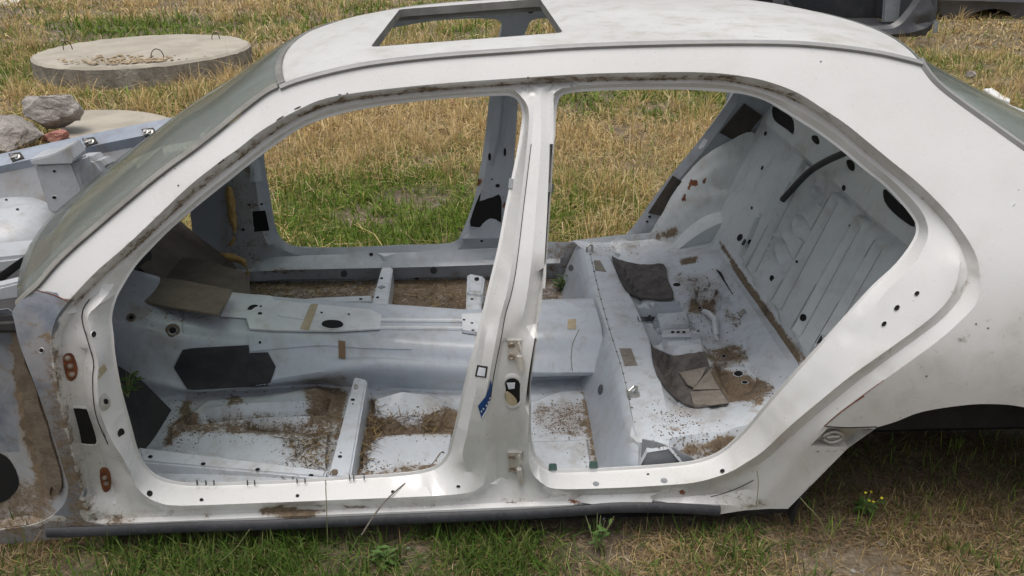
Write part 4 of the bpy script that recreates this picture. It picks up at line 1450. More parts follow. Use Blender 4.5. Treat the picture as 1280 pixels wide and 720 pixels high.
def ridge2(P, wt, wf, top, foot, base_r):
    out = []
    for w_, o_ in ((wt, top), (-wt, top), (wf, foot), (-wf, foot)):
        L = []
        for i, p in enumerate(P):
            a_ = P[max(i-1, 0)]; b_ = P[min(i+1, len(P)-1)]
            dx, dy = b_[0]-a_[0], b_[1]-a_[1]
            d_ = math.hypot(dx, dy)
            L.append((p[0]-dy/d_*w_, p[1]+dx/d_*w_))
        out.append(base_r(L, o_, 3))
    return out
for P, wt, wf in (([(806, 381), (825, 380.5), (850, 379)], 2.5, 5), ([(828, 430), (850, 429), (876, 427)], 3, 6), ([(822, 394), (840, 393), (858, 391)], 2, 4.5), ([(868, 362), (885, 362), (898, 365)], 2, 4)):
    sl += ridge2(P, wt, wf, -.010, -.075, rse)
sl += strip([(806, 404), (860, 402), (875, 418), (826, 420)], -.030, rse, 1.6, -.075)
sl += strip([(869, 372), (890, 371), (897, 387), (874, 388)], -.098, rse, 1.6, -.066)
sl += strip([(884, 438), (922, 434), (934, 449), (892, 453)], -.080, rse, 1.8, -.050)
sl += strip([(893, 461), (932, 458), (952, 478), (936, 496), (912, 499)], -.076, rse, 1.8, -.046)
ss = [('dirt', [(862, 377), (895, 374), (893, 392), (862, 390)], .7, 6), ('dirt', [(880, 440), (925, 432), (935, 450), (890, 452)], .65, 6),
      ('dirt', [(890, 462), (930, 470), (955, 480), (940, 497), (910, 500), (893, 480)], .9, 8), ('dirt', [(905, 385), (930, 400), (922, 412), (908, 400)], .5, 6),
      ('dirt', [(835, 570), (880, 560), (915, 540), (925, 550), (890, 575), (850, 580)], .9, 6), ('dirt', [(855, 395), (885, 392), (892, 420), (860, 425)], .35, 10),
      ('dirt', [(845, 340), (880, 345), (905, 360), (880, 372), (850, 355)], .45, 8), ('dirt', [(930, 480), (965, 485), (950, 505), (935, 500)], .7, 6), ('dirt', [(815, 525), (850, 505), (870, 520), (850, 545), (820, 545)], .30, 15),
      ('dirt', [(735, 310), (790, 303), (800, 308), (740, 318)], .35, 5), ('dirt', [(850, 325), (872, 322), (868, 328), (852, 330)], .8, 4)]
seat, SEAT_B = panel('seat_pan', SEAT, s_out, [], sl, res=.018, mat=M['paint_shelf'], parent=CAR, thick=.002, stains=ss, angle=30)
# upright front of the seat pan
tp = [Vector(SEAT.pos(*q)) for q in rse([(728, 311), (733, 335), (740, 362), (757, 412), (775, 468), (790, 530)], 0, 4)]
tp = [tp[0]+Vector((.0, .12, -.03))]+tp+[Vector((tp[-1].x, .19, tp[-1].z)), Vector((tp[-1].x, .155, tp[-1].z-.02)), Vector((tp[-1].x, .137, tp[-1].z-.07))]
kv, kf = [], []
prof_k = [(.004, .003, 0), (-.008, -.005, 0), (-.018, -.02, 0), (-.030, -.05, 0), (-.050, -.10, 0), (-.068, -.15, 0), (-.086, -.195, 0)]
for p in tp:
    for dx, dz, _ in prof_k:
        kv.append((p.x+dx, p.y, p.z+dz))
nk = len(prof_k)
for i in range(len(tp)-1):
    for j in range(nk-1):
        q = i*nk+j
        kf.append((q, q+1, q+nk+1, q+nk))
kick = mesh_from('seat_riser', kv, kf, M['paint_in'], CAR, angle=50)
KICK_B = BVHTree.FromPolygons([Vector(v) for v in kv], kf)
for x, y in ((751, 487), (714, 335)):
    patch('plug', KICK_B, ell(x, y, 3, 6.5 if x > 740 else 4, 10, 14), .0015, M['plug_dark'], CAR, inner=3)
hole_cup(KICK_B, (723, 466), 2.2, 5, 0, CAR, mat=M['paint_in'])
# weld spots along the seat pan's front seam
for k in range(17):
    t_ = k/16
    P = crom([(738, 318), (748, 362), (762, 412), (779, 467), (790, 510)], False, 8)
    q = P[int(t_*(len(P)-1))]
    hole_cup(SEAT_B, q, 1.3, .9, 20, CAR, 'spot_weld', mat=M['paint_shelf'])
for poly in ([(742, 326), (750, 326), (758, 340), (744, 338)], [(774, 436), (789, 436), (797, 457), (781, 458)]):
    patch('damping_pad', SEAT_B, poly, .0015, M['felt_pale'], CAR, inner=4)
for (x, y, a, b) in [(846, 356, 5, 2.4), (923, 467, 6, 3.6), (875, 385, 2.4, 1.6), (905, 445, 2.6, 2), (812, 395, 1.6, 1.4), (931, 478, 4, 2)]:
    hole_cup(SEAT_B, (x, y), a, b, 0, CAR, mat=M['paint_shelf'])
# slotted bracket and bent strap in the middle of the seat pan
br = patch('slotted_bracket', SEAT_B, [(827, 412), (862, 410), (864, 420), (828, 421)], .008, M['paint_light'], CAR, inner=4, lift=.006)
bb = bvh_of(br)
for x in (841, 848, 855):
    patch('slot', bb, [(x-2.2, 414), (x+1.6, 413.6), (x+1.8, 416), (x-2, 416.4)], .0006, M['void'], br, inner=2)
patch('slot_dark', SEAT_B, [(796, 396), (822, 396), (823, 401), (798, 402)], .006, M['plug_dark'], CAR, inner=4, lift=.003)
h1, h2, h3 = (bhit(SEAT_B, p)[0] for p in ((880, 391), (893, 405), (895, 425)))
up_ = Vector((0, 0, .016))
bm_obj('bent_strap', tube_bm([h1+up_*.3, h1.lerp(h2, .4)+up_, h2+up_*1.1, h3+up_, h3+up_*.2], .011, 8), M['paint_light'], CAR)
for p in ((731, 308), (785, 488)):
    h = bhit(SEAT_B, (p[0]+6, p[1]+6))
    n_ = Vector((0, 0, 1))
    ck = bm_obj('seat_catch', prism_bm([h[0]+Vector(c) for c in ((-.02, -.016, 0), (.02, -.016, 0), (.022, .016, 0), (-.018, .016, 0))], (0, 0, .004), .001), M['steel'], CAR)
    bm_obj('catch_loop', tube_bm([h[0]+Vector(c) for c in ((-.012, -.01, .002), (-.014, -.008, .022), (0, 0, .03), (.012, .008, .022), (.010, .01, .002))], .005, 8), M['steel'], ck)

bm_obj('side_gusset', prism_bm([atp(p, 'Y', .142) for p in ((803, 549), (822, 553), (844, 561), (868, 574), (868, 594), (800, 594))], (0, .004, 0), .001), M['plug'], CAR)

# ------------------------------------------------------------------ rear bulkhead
rib_lines = []
BULK = Plane((.945, 0, .335), (0, 1, 0), (.235, 0, .5))
def rbu(P, off=0.0, s=4, closed=False):
    return resolve(BULK, dict(p=P, off=off, s=s, closed=closed))
b_out = [(.12, -.02, 0), (1.66, -.02, 0), (1.66, .70, 0), (.12, .70, .0)]
BT = [(934, 143), (965, 166), (1000, 196), (1040, 231), (1080, 268), (1115, 297), (1145, 320)]
bl = [rbu(BT, .0, 4), rbu([(x+2, y-4) for x, y in BT], .022, 4), rbu([(x+14, y-30) for x, y in BT], .026, 4)]
bl += [rbu([(903, 308), (925, 340), (950, 376), (975, 412), (1003, 453)], .004, 4), rbu([(907, 305), (929, 337), (954, 373), (979, 409), (1007, 450)], .0, 4)]
for P in ([(932, 335), (1002, 200), (1010, 206), (941, 347)], [(963, 377), (1040, 240), (1050, 248), (974, 392)], [(988, 412), (1068, 270), (1078, 279), (998, 426)], [(1012, 440), (1093, 300), (1104, 310), (1030, 440)], [(922, 318), (975, 205), (980, 209), (929, 326)]):
    bl += strip(P, .022, rbu, 1.3)
for P in ([(990, 276), (997, 268), (1006, 272), (1014, 290), (1009, 303), (1000, 300), (992, 290)], [(1012, 240), (1019, 232), (1028, 238), (1035, 251), (1030, 259), (1021, 254)], [(968, 308), (978, 296), (990, 322), (998, 330), (985, 350), (974, 330)]):
    c = (sum(p[0] for p in P)/len(P), sum(p[1] for p in P)/len(P))
    Q = [(c[0]+(p[0]-c[0])*.84, c[1]+(p[1]-c[1])*.84) for p in P]
    a = rbu(P, 0, 3, True); b = rbu(Q, -.018, 3, True)
    bl += [a+[a[0]], b+[b[0]]]
bs = [('dirt', [(898, 302), (912, 318), (950, 370), (978, 410), (1008, 452), (996, 452), (960, 402), (925, 350)], .85, 2.5), ('dirt', [(985, 170), (1060, 235), (1120, 290), (1105, 300), (1040, 250), (985, 195)], .22, 16)]
bulk, BULK_B = panel('rear_bulkhead', BULK, b_out, [], bl, res=.02, mat=M['paint_bulk'], parent=CAR, stains=bs, angle=26)
for P in ([(941, 347), (1010, 206)], [(932, 335), (1002, 200)], [(974, 392), (1050, 248)], [(963, 377), (1040, 240)], [(998, 426), (1078, 279)], [(988, 412), (1068, 270)], [(1030, 440), (1104, 310)], [(1012, 440), (1093, 300)]):
    rib_lines.append((BULK_B, [P[0], ((P[0][0]+P[1][0])/2, (P[0][1]+P[1][1])/2), P[1]], .35, 'plug'))  # grime lines on rib edges, darkening the creases so the relief reads
opening(BULK_B, crom([(966, 133), (976, 138), (990, 147), (993, 156), (992, 168), (984, 162), (972, 154), (966, 146)], True, 2), 'shelf_opening', CAR, 1.06, 'paint_bulk')
opening(BULK_B, crom([(1015, 170), (1022, 170), (1025, 178), (1022, 181), (1016, 176)], True, 2), 'shelf_opening', CAR, 1.06, 'paint_bulk')
opening(BULK_B, crom([(1058, 201), (1064, 200), (1069, 206), (1068, 214), (1061, 211)], True, 2), 'shelf_opening', CAR, 1.06, 'paint_bulk')
so_ = opening(BULK_B, crom([(1104, 240), (1108, 237), (1125, 254), (1141, 268), (1144, 284), (1132, 278), (1116, 265), (1106, 252)], True, 2), 'shelf_opening', CAR, 1.05, 'paint_bulk')
for (x, y, a, b, r) in [(925, 297, 3.4, 5, 30), (930, 303, 2.6, 4.6, 30), (937, 302, 2, 3, 30), (965, 348, 3, 4, 0), (1004, 397, 4.4, 4.8, 0), (1022, 423, 6.5, 7, 0), (1055, 235, 2.6, 3.8, 0), (957, 167, 2, 3, 20), (953, 210, 1.6, 3, 20), (963, 130, 1.8, 2.2, 0), (996, 327, 1.6, 2, 0), (1062, 282, 1.2, 1.2, 0), (940, 260, 1.4, 2.2, 0)]:
    hole_cup(BULK_B, (x, y), a, b, r, CAR, mat=M['paint_bulk'])
h = bhit(SEAT_B, (927, 393))
if h:
    k = .016
    bm_obj('floor_stud', lathe_bm(h[0], Vector((.2, -.3, 1)), [(k, 0), (k, .006), (k*.6, .01), (k*.4, .022), (k*.2, .024)], 12), M['steel'], CAR)

# far wheel housing
wo = [(797, 305), (812, 288), (826, 265), (846, 233), (878, 197), (915, 174), (940, 165), (952, 185), (953, 215), (949, 245), (941, 268), (925, 292), (905, 309), (880, 325), (850, 328), (822, 318)]
wo = [(797, 305), (812, 288), (826, 265), (846, 233), (878, 197), (915, 174), (940, 165), (952, 185), (953, 215), (949, 245), (941, 268), (925, 292), (905, 309), (880, 325), (850, 330), (822, 320)]
wof = [.02, .02, .02, .02, .02, .02, .02, .05, .08, .12, .16, .21, .22, .22, .21, .10]
wl = [resolve(FAR, dict(p=[(815, 299), (834, 264), (864, 228), (902, 204), (942, 192)], off=.055, s=4)),
      resolve(FAR, dict(p=[(830, 303), (850, 271), (878, 247), (934, 236)], off=.105, s=4)),
      resolve(FAR, dict(p=[(838, 309), (860, 285), (890, 267), (934, 263)], off=.14, s=4)),
      resolve(FAR, dict(p=[(844, 315), (870, 295), (898, 280), (932, 273)], off=.205, s=4)),
      resolve(FAR, dict(p=[(852, 323), (878, 311), (902, 295), (926, 281)], off=.205, s=4))]
wst = [('rust', [(850, 248), (857, 244), (858, 250), (852, 252)], 1, 2), ('rust', [(863, 228), (872, 224), (872, 231), (864, 232)], 1, 2), ('rust', [(875, 224), (882, 223), (880, 227)], 1, 2), ('rust', [(858, 236), (863, 234), (861, 239)], 1, 2), ('rust', [(914, 244), (922, 241), (920, 248)], .8, 2),
       ('dirt', [(797, 300), (830, 262), (880, 205), (885, 215), (850, 265), (815, 310)], .28, 10), ('dirt', [(930, 205), (940, 200), (938, 218)], .6, 3), ('dirt', [(820, 292), (845, 285), (850, 292), (825, 300)], .6, 4)]
housing, HOUS_B = panel('wheel_housing', FAR, resolve(FAR, dict(p=wo, off=wof, s=3, closed=True)), [], wl, res=.015, mat=M['paint_bulk'], parent=CAR, stains=wst, angle=22)

# closing sheets: parcel shelf, boot floor, underside
bt = Vector(BULK.pos(0, .70, 0))
mesh_from('parcel_shelf', [(bt.x-.02, .2, bt.z-.02), (bt.x-.02, 1.6, bt.z-.02), (1.5, 1.62, .97), (1.5, .18, .97)], [(0, 1, 2, 3)], M['paint_bulk'], CAR)
mesh_from('boot_floor', [(.9, .42, .30), (1.95, .42, .26), (1.95, 1.40, .26), (.9, 1.40, .30)], [(0, 1, 2, 3)], M['under'], CAR)
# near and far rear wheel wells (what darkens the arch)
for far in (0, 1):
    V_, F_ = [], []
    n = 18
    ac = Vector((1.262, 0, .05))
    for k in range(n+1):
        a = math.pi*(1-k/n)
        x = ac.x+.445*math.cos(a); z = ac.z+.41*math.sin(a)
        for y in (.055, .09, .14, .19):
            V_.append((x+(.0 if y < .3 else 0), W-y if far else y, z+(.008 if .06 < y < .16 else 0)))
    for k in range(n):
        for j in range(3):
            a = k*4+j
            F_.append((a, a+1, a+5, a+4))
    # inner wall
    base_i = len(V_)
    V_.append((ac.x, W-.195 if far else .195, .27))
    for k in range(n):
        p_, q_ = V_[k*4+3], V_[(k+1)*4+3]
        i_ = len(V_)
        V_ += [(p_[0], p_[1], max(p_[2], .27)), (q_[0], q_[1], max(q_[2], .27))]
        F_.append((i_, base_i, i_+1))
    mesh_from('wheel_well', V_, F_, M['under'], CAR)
mesh_from('rear_quarter', [(1.0, 1.73, .08), (1.98, 1.73, .10), (1.98, 1.70, .93), (1.0, 1.70, .93)], [(0, 1, 2, 3)], M['paint_far'], CAR)  # unseen far quarter sheet, added to keep the arch dark
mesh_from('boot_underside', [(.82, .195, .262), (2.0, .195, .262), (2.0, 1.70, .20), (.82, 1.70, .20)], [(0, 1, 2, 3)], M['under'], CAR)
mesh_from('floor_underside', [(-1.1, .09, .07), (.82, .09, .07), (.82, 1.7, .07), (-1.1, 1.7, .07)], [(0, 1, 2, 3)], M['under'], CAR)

# ------------------------------------------------------------------ firewall, toe boards, cowl
FW = Plane((-1.36, 0, .08), (0, 1, 0), (0, 0, 1))
fw, FW_B = panel('firewall', FW, [(.205, .0, 0), (1.7, .0, 0), (1.7, .62, 0), (.205, .62, 0)], [], [[(.5, .3, .0), (.5, .7, 0)], [(.58, .3, .04), (.58, .7, .04)], [(1.3, .3, .04), (1.3, .7, .04)], [(1.38, .3, 0), (1.38, .7, 0)]], res=.05, mat=M['toe_dark'], parent=CAR)
def toe(name, y0, y1, mat):
    T = Plane((-1.08, 0, .082), (0, 1, 0), (-.26, 0, .30))
    L = math.hypot(.26, .30)
    return panel(name, T, [(y0, 0, 0), (y1, 0, 0), (y1, L, 0), (y0, L, 0)], [], [[(y0, L*.35, .02), (y1, L*.35, .02)], [(y0, L*.7, .0), (y1, L*.7, .0)]], res=.03, mat=M[mat], parent=CAR)
toe('toe_board', .205, .66, 'toe_dark')
toe('toe_board', 1.2, 1.69, 'toe_brown')
# heater shelf between tunnel front and far toe board
bm_obj('heater_shelf', prism_bm([atp(p, 'Z', .30) for p in ((175, 345), (205, 318), (255, 322), (310, 340), (312, 366), (285, 372), (200, 352))], (0, 0, -.05), .01), M['toe_brown'], CAR)
bm_obj('cowl', box_bm([(-1.34, .14, .65), (-1.13, .10, .67), (-1.13, 1.70, .67), (-1.34, 1.66, .65), (-1.34, .14, .69), (-1.13, .10, .72), (-1.13, 1.70, .72), (-1.34, 1.66, .69)], .015, 2), M['toe_dark'], CAR)
# crumbling yellow foam along the far kick panel
fp = [atp(p, 'Y', 1.62) for p in ((285, 232), (288, 250), (290, 268), (293, 285), (294, 300), (286, 308))]
fo = bm_obj('foam_strip', tube_bm(fp, [.016, .02, .017, .015, .013, .006], 9), M['foam'], CAR)
fp = [atp(p, 'Y', 1.60) for p in ((274, 316), (284, 320), (298, 324), (308, 328), (310, 340), (310, 350))]
fo2 = bm_obj('foam_strip', tube_bm(fp, [.008, .015, .017, .015, .011, .005], 9), M['foam'], CAR)
for o_ in (fo, fo2):
    md = o_.modifiers.new('sub', 'SUBSURF'); md.levels = md.render_levels = 2
    tx = bpy.data.textures.new('crumble', 'CLOUDS'); tx.noise_scale = .02
    md = o_.modifiers.new('crumble', 'DISPLACE'); md.texture = tx; md.strength = .014

# ------------------------------------------------------------------ thin dark seams on the shell, and the lines on the bulkhead ribs
def seam(bvh, P, w=.6, mat='rubber_grey', s=4, lift=.0004):
    P = crom(P, False, s)
    L, Rr = [], []
    for i, p in enumerate(P):
        a = P[max(i-1, 0)]; b = P[min(i+1, len(P)-1)]
        dx, dy = b[0]-a[0], b[1]-a[1]
        d = math.hypot(dx, dy)+1e-6
        L.append((p[0]-dy/d*w, p[1]+dx/d*w)); Rr.append((p[0]+dy/d*w, p[1]-dx/d*w))
    runs = [[]]
    for l, r in zip(L, Rr):
        h1, h2 = bhit(bvh, l), bhit(bvh, r)
        if h1 and h2 and (h1[0]-h2[0]).length < .02:
            n_ = (h1[1]+h2[1])*.5
            runs[-1].append((h1[0]+n_*lift, h2[0]+n_*lift, (h1[0]+h2[0])*.5+n_*(lift+.0012)))
        elif runs[-1]:
            runs.append([])
    for run in runs:
        if len(run) > 2:
            vs_, fs_ = [], []
            for k, tri in enumerate(run):
                vs_ += tri
                if k:
                    a = len(vs_)-6
                    fs_ += [(a, a+2, a+5, a+3), (a+2, a+1, a+4, a+5)]
            mesh_from('seam', vs_, fs_, M[mat], CAR, angle=80)
for q in rib_lines:
    seam(*q, s=10)
seam(SIDE_B, FS[:9], .7, 'dark_inner')
seam(SIDE_B, [(613, 500), (617, 470), (626, 425), (632, 392), (639, 368), (646, 330), (655, 255), (664, 180)], .5, 'dark_inner')
seam(SIDE_B, [(888, 621), (900, 618), (922, 610), (942, 600)], .5, 'dark_inner')
seam(SIDE_B, [(45, 363), (62, 367), (85, 376)], .6, 'rust')
seam(SIDE_B, [(408, 604), (407, 612), (408, 628)], .35, 'rubber_grey')
seam(SIDE_B, [(1032, 533), (1060, 534.5), (1096, 533.5)], .8, 'dark_inner')
seam(SIDE_B, [(1030, 533), (1045, 520), (1062, 507), (1080, 495)], .7, 'rust')
seam(SIDE_B, [(1062, 507), (1075, 497), (1092, 484), (1105, 475)], .4, 'rust')
seam(TUN_B, [(229, 391), (228, 402), (229, 416)], .5, 'plug')
seam(TUN_B, [(724, 412), (716, 430), (714, 450), (716, 466)], .6, 'rubber_grey')
seam(SEAT_B, [(738, 318), (748, 362), (762, 412), (779, 467), (792, 530)], .4, 'rubber_grey')

# ------------------------------------------------------------------ front end: inner fender, strut tower, brackets
def px_prism(name, P, axis, val, vec, mat, bevel=.008, parent=CAR):
    return bm_obj(name, prism_bm([atp(p, axis, val) for p in P], vec, bevel), mat, parent)
a, b = atp((-60, 216), 'Y', 1.50), atp((245, 151), 'Y', 1.50)
mid1, mid2 = atp((60, 189), 'Y', 1.50), atp((150, 170), 'Y', 1.50)
path = crom([tuple(a), tuple(mid1), tuple(mid2), tuple(b)], False, 6)
fr = bm_obj('fender_rail', sweep_bm(path, [(-.055, -.05), (-.055, .0), (-.04, .012), (.03, .018), (.05, .01), (.055, -.05)], lambda i: Vector((0, -.35, 1))), M['paint_rail'], CAR)
FRB = bvh_of(fr)
for x, y in ((20, 197), (112, 178), (186, 166)):
    mp = patch('mount_pad', FRB, [(x-9, y-4), (x+6, y-6), (x+11, y+1), (x-4, y+6)], .004, M['dark_inner'], fr, inner=4)
    for dx in (-3, 3):
        h = bhit(FRB, (x+dx, y))
        if h:
            bm_obj('bolt', lathe_bm(h[0]+h[1]*.003, h[1], [(.012, 0), (.012, .004), (.007, .006), (.006, .012)], 8), M['steel'], mp)
mesh_from('inner_fender', [(a.x-.2, 1.47, a.z-.02), (-1.38, 1.47, .80), (-1.38, 1.30, .25), (a.x-.2, 1.30, .25)], [(0, 1, 2, 3)], M['paint_dirty'], CAR)
bx2 = px_prism('fender_bracket', [(41, 205), (90, 202), (107, 246), (76, 268), (61, 266)], 'Y', 1.10, (0, .13, -.01), M['paint_front'], .008)
BXB = bvh_of(bx2)
for x, y, r in ((68, 214, 2.2), (68, 247, 3)):
    hole_cup(BXB, (x, y), r, r*.8, 0, bx2, mat=M['paint_light'])
px_prism('bracket_cap', [(36, 200), (60, 195), (84, 185), (93, 200), (91, 205), (40, 207)], 'Y', 1.085, (0, .10, .006), M['paint_front'], .004)
px_prism('battery_tray', [(88, 198), (118, 196), (133, 214), (134, 236), (104, 246), (94, 225)], 'Y', 1.26, (0, .12, -.01), M['paint_front'], .02)
tc = atp((14, 296), 'Y', 1.18)
tower = bm_obj('strut_tower', lathe_bm(tc-Vector((0, 0, .40)), Vector((.05, -.1, 1)), [(.24, 0), (.235, .30), (.22, .40), (.19, .47), (.14, .515), (.09, .53), (.04, .53)], 28), M['paint_front'], CAR)
TWB = bvh_of(tower)
for x, y, r_ in ((38, 232, 2.5), (22, 262, 2), (50, 290, 2.4), (8, 250, 1.8)):
    hole_cup(TWB, (x, y), r_, r_*.8, 0, tower, mat=M['paint_front'])
th = bhit(TWB, (30, 320))
if th:
    bm_obj('tow_loop', tube_bm([th[0]+Vector(c) for c in ((-.03, -.005, 0), (-.025, -.02, .03), (0, -.025, .045), (.025, -.02, .03), (.03, -.005, 0))], .007, 8), M['paint_light'], tower)
px_prism('chassis_rail', [(-70, 330), (37, 319), (40, 338), (-70, 352)], 'Y', .72, (0, .16, .0), M['paint_front'], .012)
bm_obj('bay_floor', box_bm([(-2.6, .62, .12), (-1.37, .62, .12), (-1.37, 1.32, .12), (-2.6, 1.32, .12), (-2.6, .62, .16), (-1.37, .62, .16), (-1.37, 1.32, .16), (-2.6, 1.32, .16)], .01), M['under'], CAR)
mesh_from('bulkhead_front', [(-1.375, .62, .10), (-1.375, 1.45, .10), (-1.375, 1.45, .70), (-1.375, .62, .70)], [(0, 1, 2, 3)], M['paint_dirty'], CAR)
for P, y_, r in (([(12, 352), (20, 350), (24, 358), (18, 366), (10, 362)], .45, .008), ([(0, 362), (14, 365), (30, 352), (40, 346)], .42, .005), ([(20, 345), (28, 352), (36, 349)], .45, .009), ([(8, 370), (20, 366), (34, 368)], .4, .004)):
    bm_obj('wiring', tube_bm(crom([tuple(atp(p, 'Y', y_)) for p in P], False, 5), r, 8), M['rubber'], CAR)
px_prism('apron_top', [(-60, 372), (0, 358), (24, 352), (40, 352), (27, 372), (15, 390), (-60, 420)], 'Y', .24, (0, .05, 0), M['paint_front'], .006)
# near front wheel well: apron skin behind the open fender
AP = Plane((-1.3, .13, .1), (1, .0, 0), (0, .0, 1))
a_out = resolve(AP, dict(p=[(-60, 395), (10, 386), (22, 395), (34, 440), (52, 488), (72, 540), (88, 590), (93, 612), (86, 634), (66, 652), (-60, 668)], off=0, s=0))
al = [resolve(AP, dict(p=[(14, 400), (26, 445), (44, 497), (62, 548), (76, 598), (74, 625)], off=-.010, s=4)), resolve(AP, dict(p=[(-20, 420), (-8, 520), (10, 560), (30, 600), (30, 630)], off=-.03, s=4))]
ast = [('bare', [(-70, 380), (20, 385), (20, 500), (20, 560), (-70, 560)], 1, 8), ('dirt', [(14, 400), (24, 405), (45, 485), (62, 540), (78, 600), (70, 625), (50, 610), (36, 560), (22, 500)], .85, 6),
       ('dirt', [(-70, 590), (60, 605), (70, 655), (-70, 668)], .6, 8), ('dirt', [(-70, 395), (14, 400), (40, 520), (50, 600), (-70, 600)], .2, 10)]
apron, AP_B = panel('wheel_well', AP, a_out, [], al, res=.02, mat=M['paint_dirty'], parent=CAR, stains=ast)
o_ = patch('sealer_strip', AP_B, crom([(13, 400), (22, 404), (30, 432), (34, 455), (46, 482), (52, 508), (61, 532), (67, 556), (75, 580), (79, 603), (74, 616), (66, 606), (62, 618), (54, 584), (46, 566), (43, 540), (33, 520), (31, 496), (22, 474), (20, 440)], True, 3), .006, M['sealer'], CAR, inner=6)
patch('well_opening', AP_B, crom([(-40, 556), (0, 566), (16, 580), (24, 604), (14, 620), (0, 628), (-40, 634)], True, 3), .001, M['void'], CAR, inner=8)

# ================================================================== loose things in and on the shell
m1 = patch('felt_mat', SEAT_B, crom([(765, 322), (772, 327), (800, 333), (830, 334), (834, 350), (842, 375), (815, 376), (788, 370), (774, 350)], True, 3), .007, M['felt'], None, lift=.004, inner=5)
tag(m1, 'dark worn felt pad with curled edge, lying beside the far wheel housing', 'felt pad')
m2 = patch('felt_mat', SEAT_B, crom([(813, 429), (817, 437), (835, 446), (858, 446), (880, 443), (885, 455), (893, 478), (911, 506), (890, 509), (868, 511), (848, 503), (828, 482), (817, 458)], True, 3), .007, M['felt'], None, lift=.004, inner=5)
tag(m2, 'torn dark felt pad with pale folded flap on the rear seat pan', 'felt pad')
for mt_ in (m1, m2):
    md = mt_.modifiers.new('sub', 'SUBSURF'); md.subdivision_type = 'SIMPLE'; md.levels = md.render_levels = 1
    tx = bpy.data.textures.new('wrinkle', 'CLOUDS'); tx.noise_scale = .05
    md = mt_.modifiers.new('wrinkle', 'DISPLACE'); md.texture = tx; md.strength = .014; md.mid_level = .45; md.direction = 'Z'
fb = bvh_of(m2)
f1 = patch('folded_flap', fb, [(850, 469), (884, 462), (878, 474), (868, 488), (860, 484)], .004, M['felt_pale'], m2, inner=4, lift=.007)
f2 = patch('folded_flap', fb, [(866, 490), (888, 465), (893, 478), (900, 489)], .003, M['felt_pale'], m2, inner=4, lift=.0065)
f3 = patch('folded_flap', fb, [(863, 492), (900, 490), (911, 506), (890, 509), (868, 511)], .003, M['felt_pale'], m2, inner=4, lift=.006)
bd = bm_obj('carpet_board', prism_bm([atp(p, 'Z', .395) for p in ((186, 344), (230, 350), (291, 362), (283, 378), (272, 393), (215, 384), (160, 373), (172, 355))], (0, 0, -.008), .002), M['board'])
tag(bd, 'brown carpet board lying flat on the front of the transmission tunnel', 'carpet')
h1 = BULK.pos(*BULK.hit((978, 250), .04), .04); h2 = BULK.pos(*BULK.hit((1008, 218), .05), .05); h3 = BULK.pos(*BULK.hit((1030, 203), .06), .06); h4 = BULK.pos(*BULK.hit((1056, 191), .07), .07)
hose = bm_obj('rubber_hose', tube_bm(crom([h1, h2, h3, h4], False, 6), .0115, 10), M['rubber'])
tag(hose, 'short black rubber hose hanging across the ribbed rear bulkhead', 'hose')
tw = crom([tuple(atp((555, 566), 'Y', .20)), tuple(atp((551, 566), 'Y', .19)), tuple(atp((538, 582), 'Y', .16)), tuple(atp((508, 603), 'Y', .11)), tuple(atp((486, 622), 'Y', .055)), tuple(atp((467, 645), 'Y', .02)), tuple(atp((452, 669), 'Y', -.01))], False, 4)
tg = bm_obj('dry_twig', tube_bm(tw, [.0016+.0016*math.sin(i*.9)**2*.5 for i in range(len(tw))], 6), M['twig'])
tag(tg, 'thin grey dry twig leaning over the front door sill', 'twig')
bm_obj('side_shoot', tube_bm([tuple(atp(p, 'Y', y)) for p, y in (((527, 588), .14), (532, 588) and ((536, 586), .15), ((545, 583), .16))], .001, 5), M['twig'], None).parent = tg

# ================================================================== things around the car
def blob_rock(name, c, size, seed, mat, sub=4, rough=.35):
    bm = bmesh.new()
    bmesh.ops.create_icosphere(bm, subdivisions=sub, radius=1)
    r_ = random.Random(seed)
    planes = [(Vector((r_.gauss(0, 1), r_.gauss(0, 1), r_.gauss(0, 1))).normalized(), r_.uniform(.5, .86)) for _ in range(26)]
    from mathutils import noise as mn
    for v in bm.verts:
        p = v.co.copy()
        for n_, d in planes:
            e = p.dot(n_)-d
            if e > 0:
                p -= n_*e*.97
        p += p.normalized()*(mn.fractal(p*3.5+Vector((seed, 0, 0)), .6, 2.2, 6)*rough*.17)
        v.co = Vector((p.x*size[0], p.y*size[1], p.z*size[2]))+Vector(c)
    return bm_obj(name, bm, M[mat], None, angle=30)
r1 = blob_rock('rock', (-3.16, 4.42, .27), (.27, .22, .17), 3, 'rock', 5)
tag(r1, 'pale angular rock resting on the thin concrete slab', 'rock')
r2 = blob_rock('rock', (-3.36, 4.02, .16), (.34, .26, .20), 12, 'rock', 5)
tag(r2, 'large grey weathered rock beside the fender rail', 'rock')
r3 = blob_rock('brick_piece', tuple(atp((68, 171), 'Z', .12)), (.13, .12, .06), 21, 'rock_red')
tag(r3, 'flat red stone wedged under the pale rock', 'stone')
r4 = blob_rock('rock', tuple(atp((569, 133), 'Z', .03)), (.085, .07, .06), 33, 'rock_red')
tag(r4, 'small reddish stone in dry grass beyond the front window opening', 'stone')
gb = atp((1214, 94), 'Z', .05)
r5 = blob_rock('concrete_lump', tuple(gb), (.09, .07, .05), 41, 'rock')
tag(r5, 'small pale block lying in grass behind the rear window', 'stone')
sl_ = [atp(p, 'Z', .10) for p in ((62, 178), (88, 146), (100, 138), (150, 137), (190, 141), (225, 151), (262, 170), (250, 215), (60, 225))]
slab = bm_obj('concrete_slab', prism_bm([tuple(p) for p in crom([tuple(q) for q in sl_], True, 3)], (0, 0, -.10), .012), M['concrete'])
tag(slab, 'thin pale concrete slab lying behind the fender rail', 'slab')
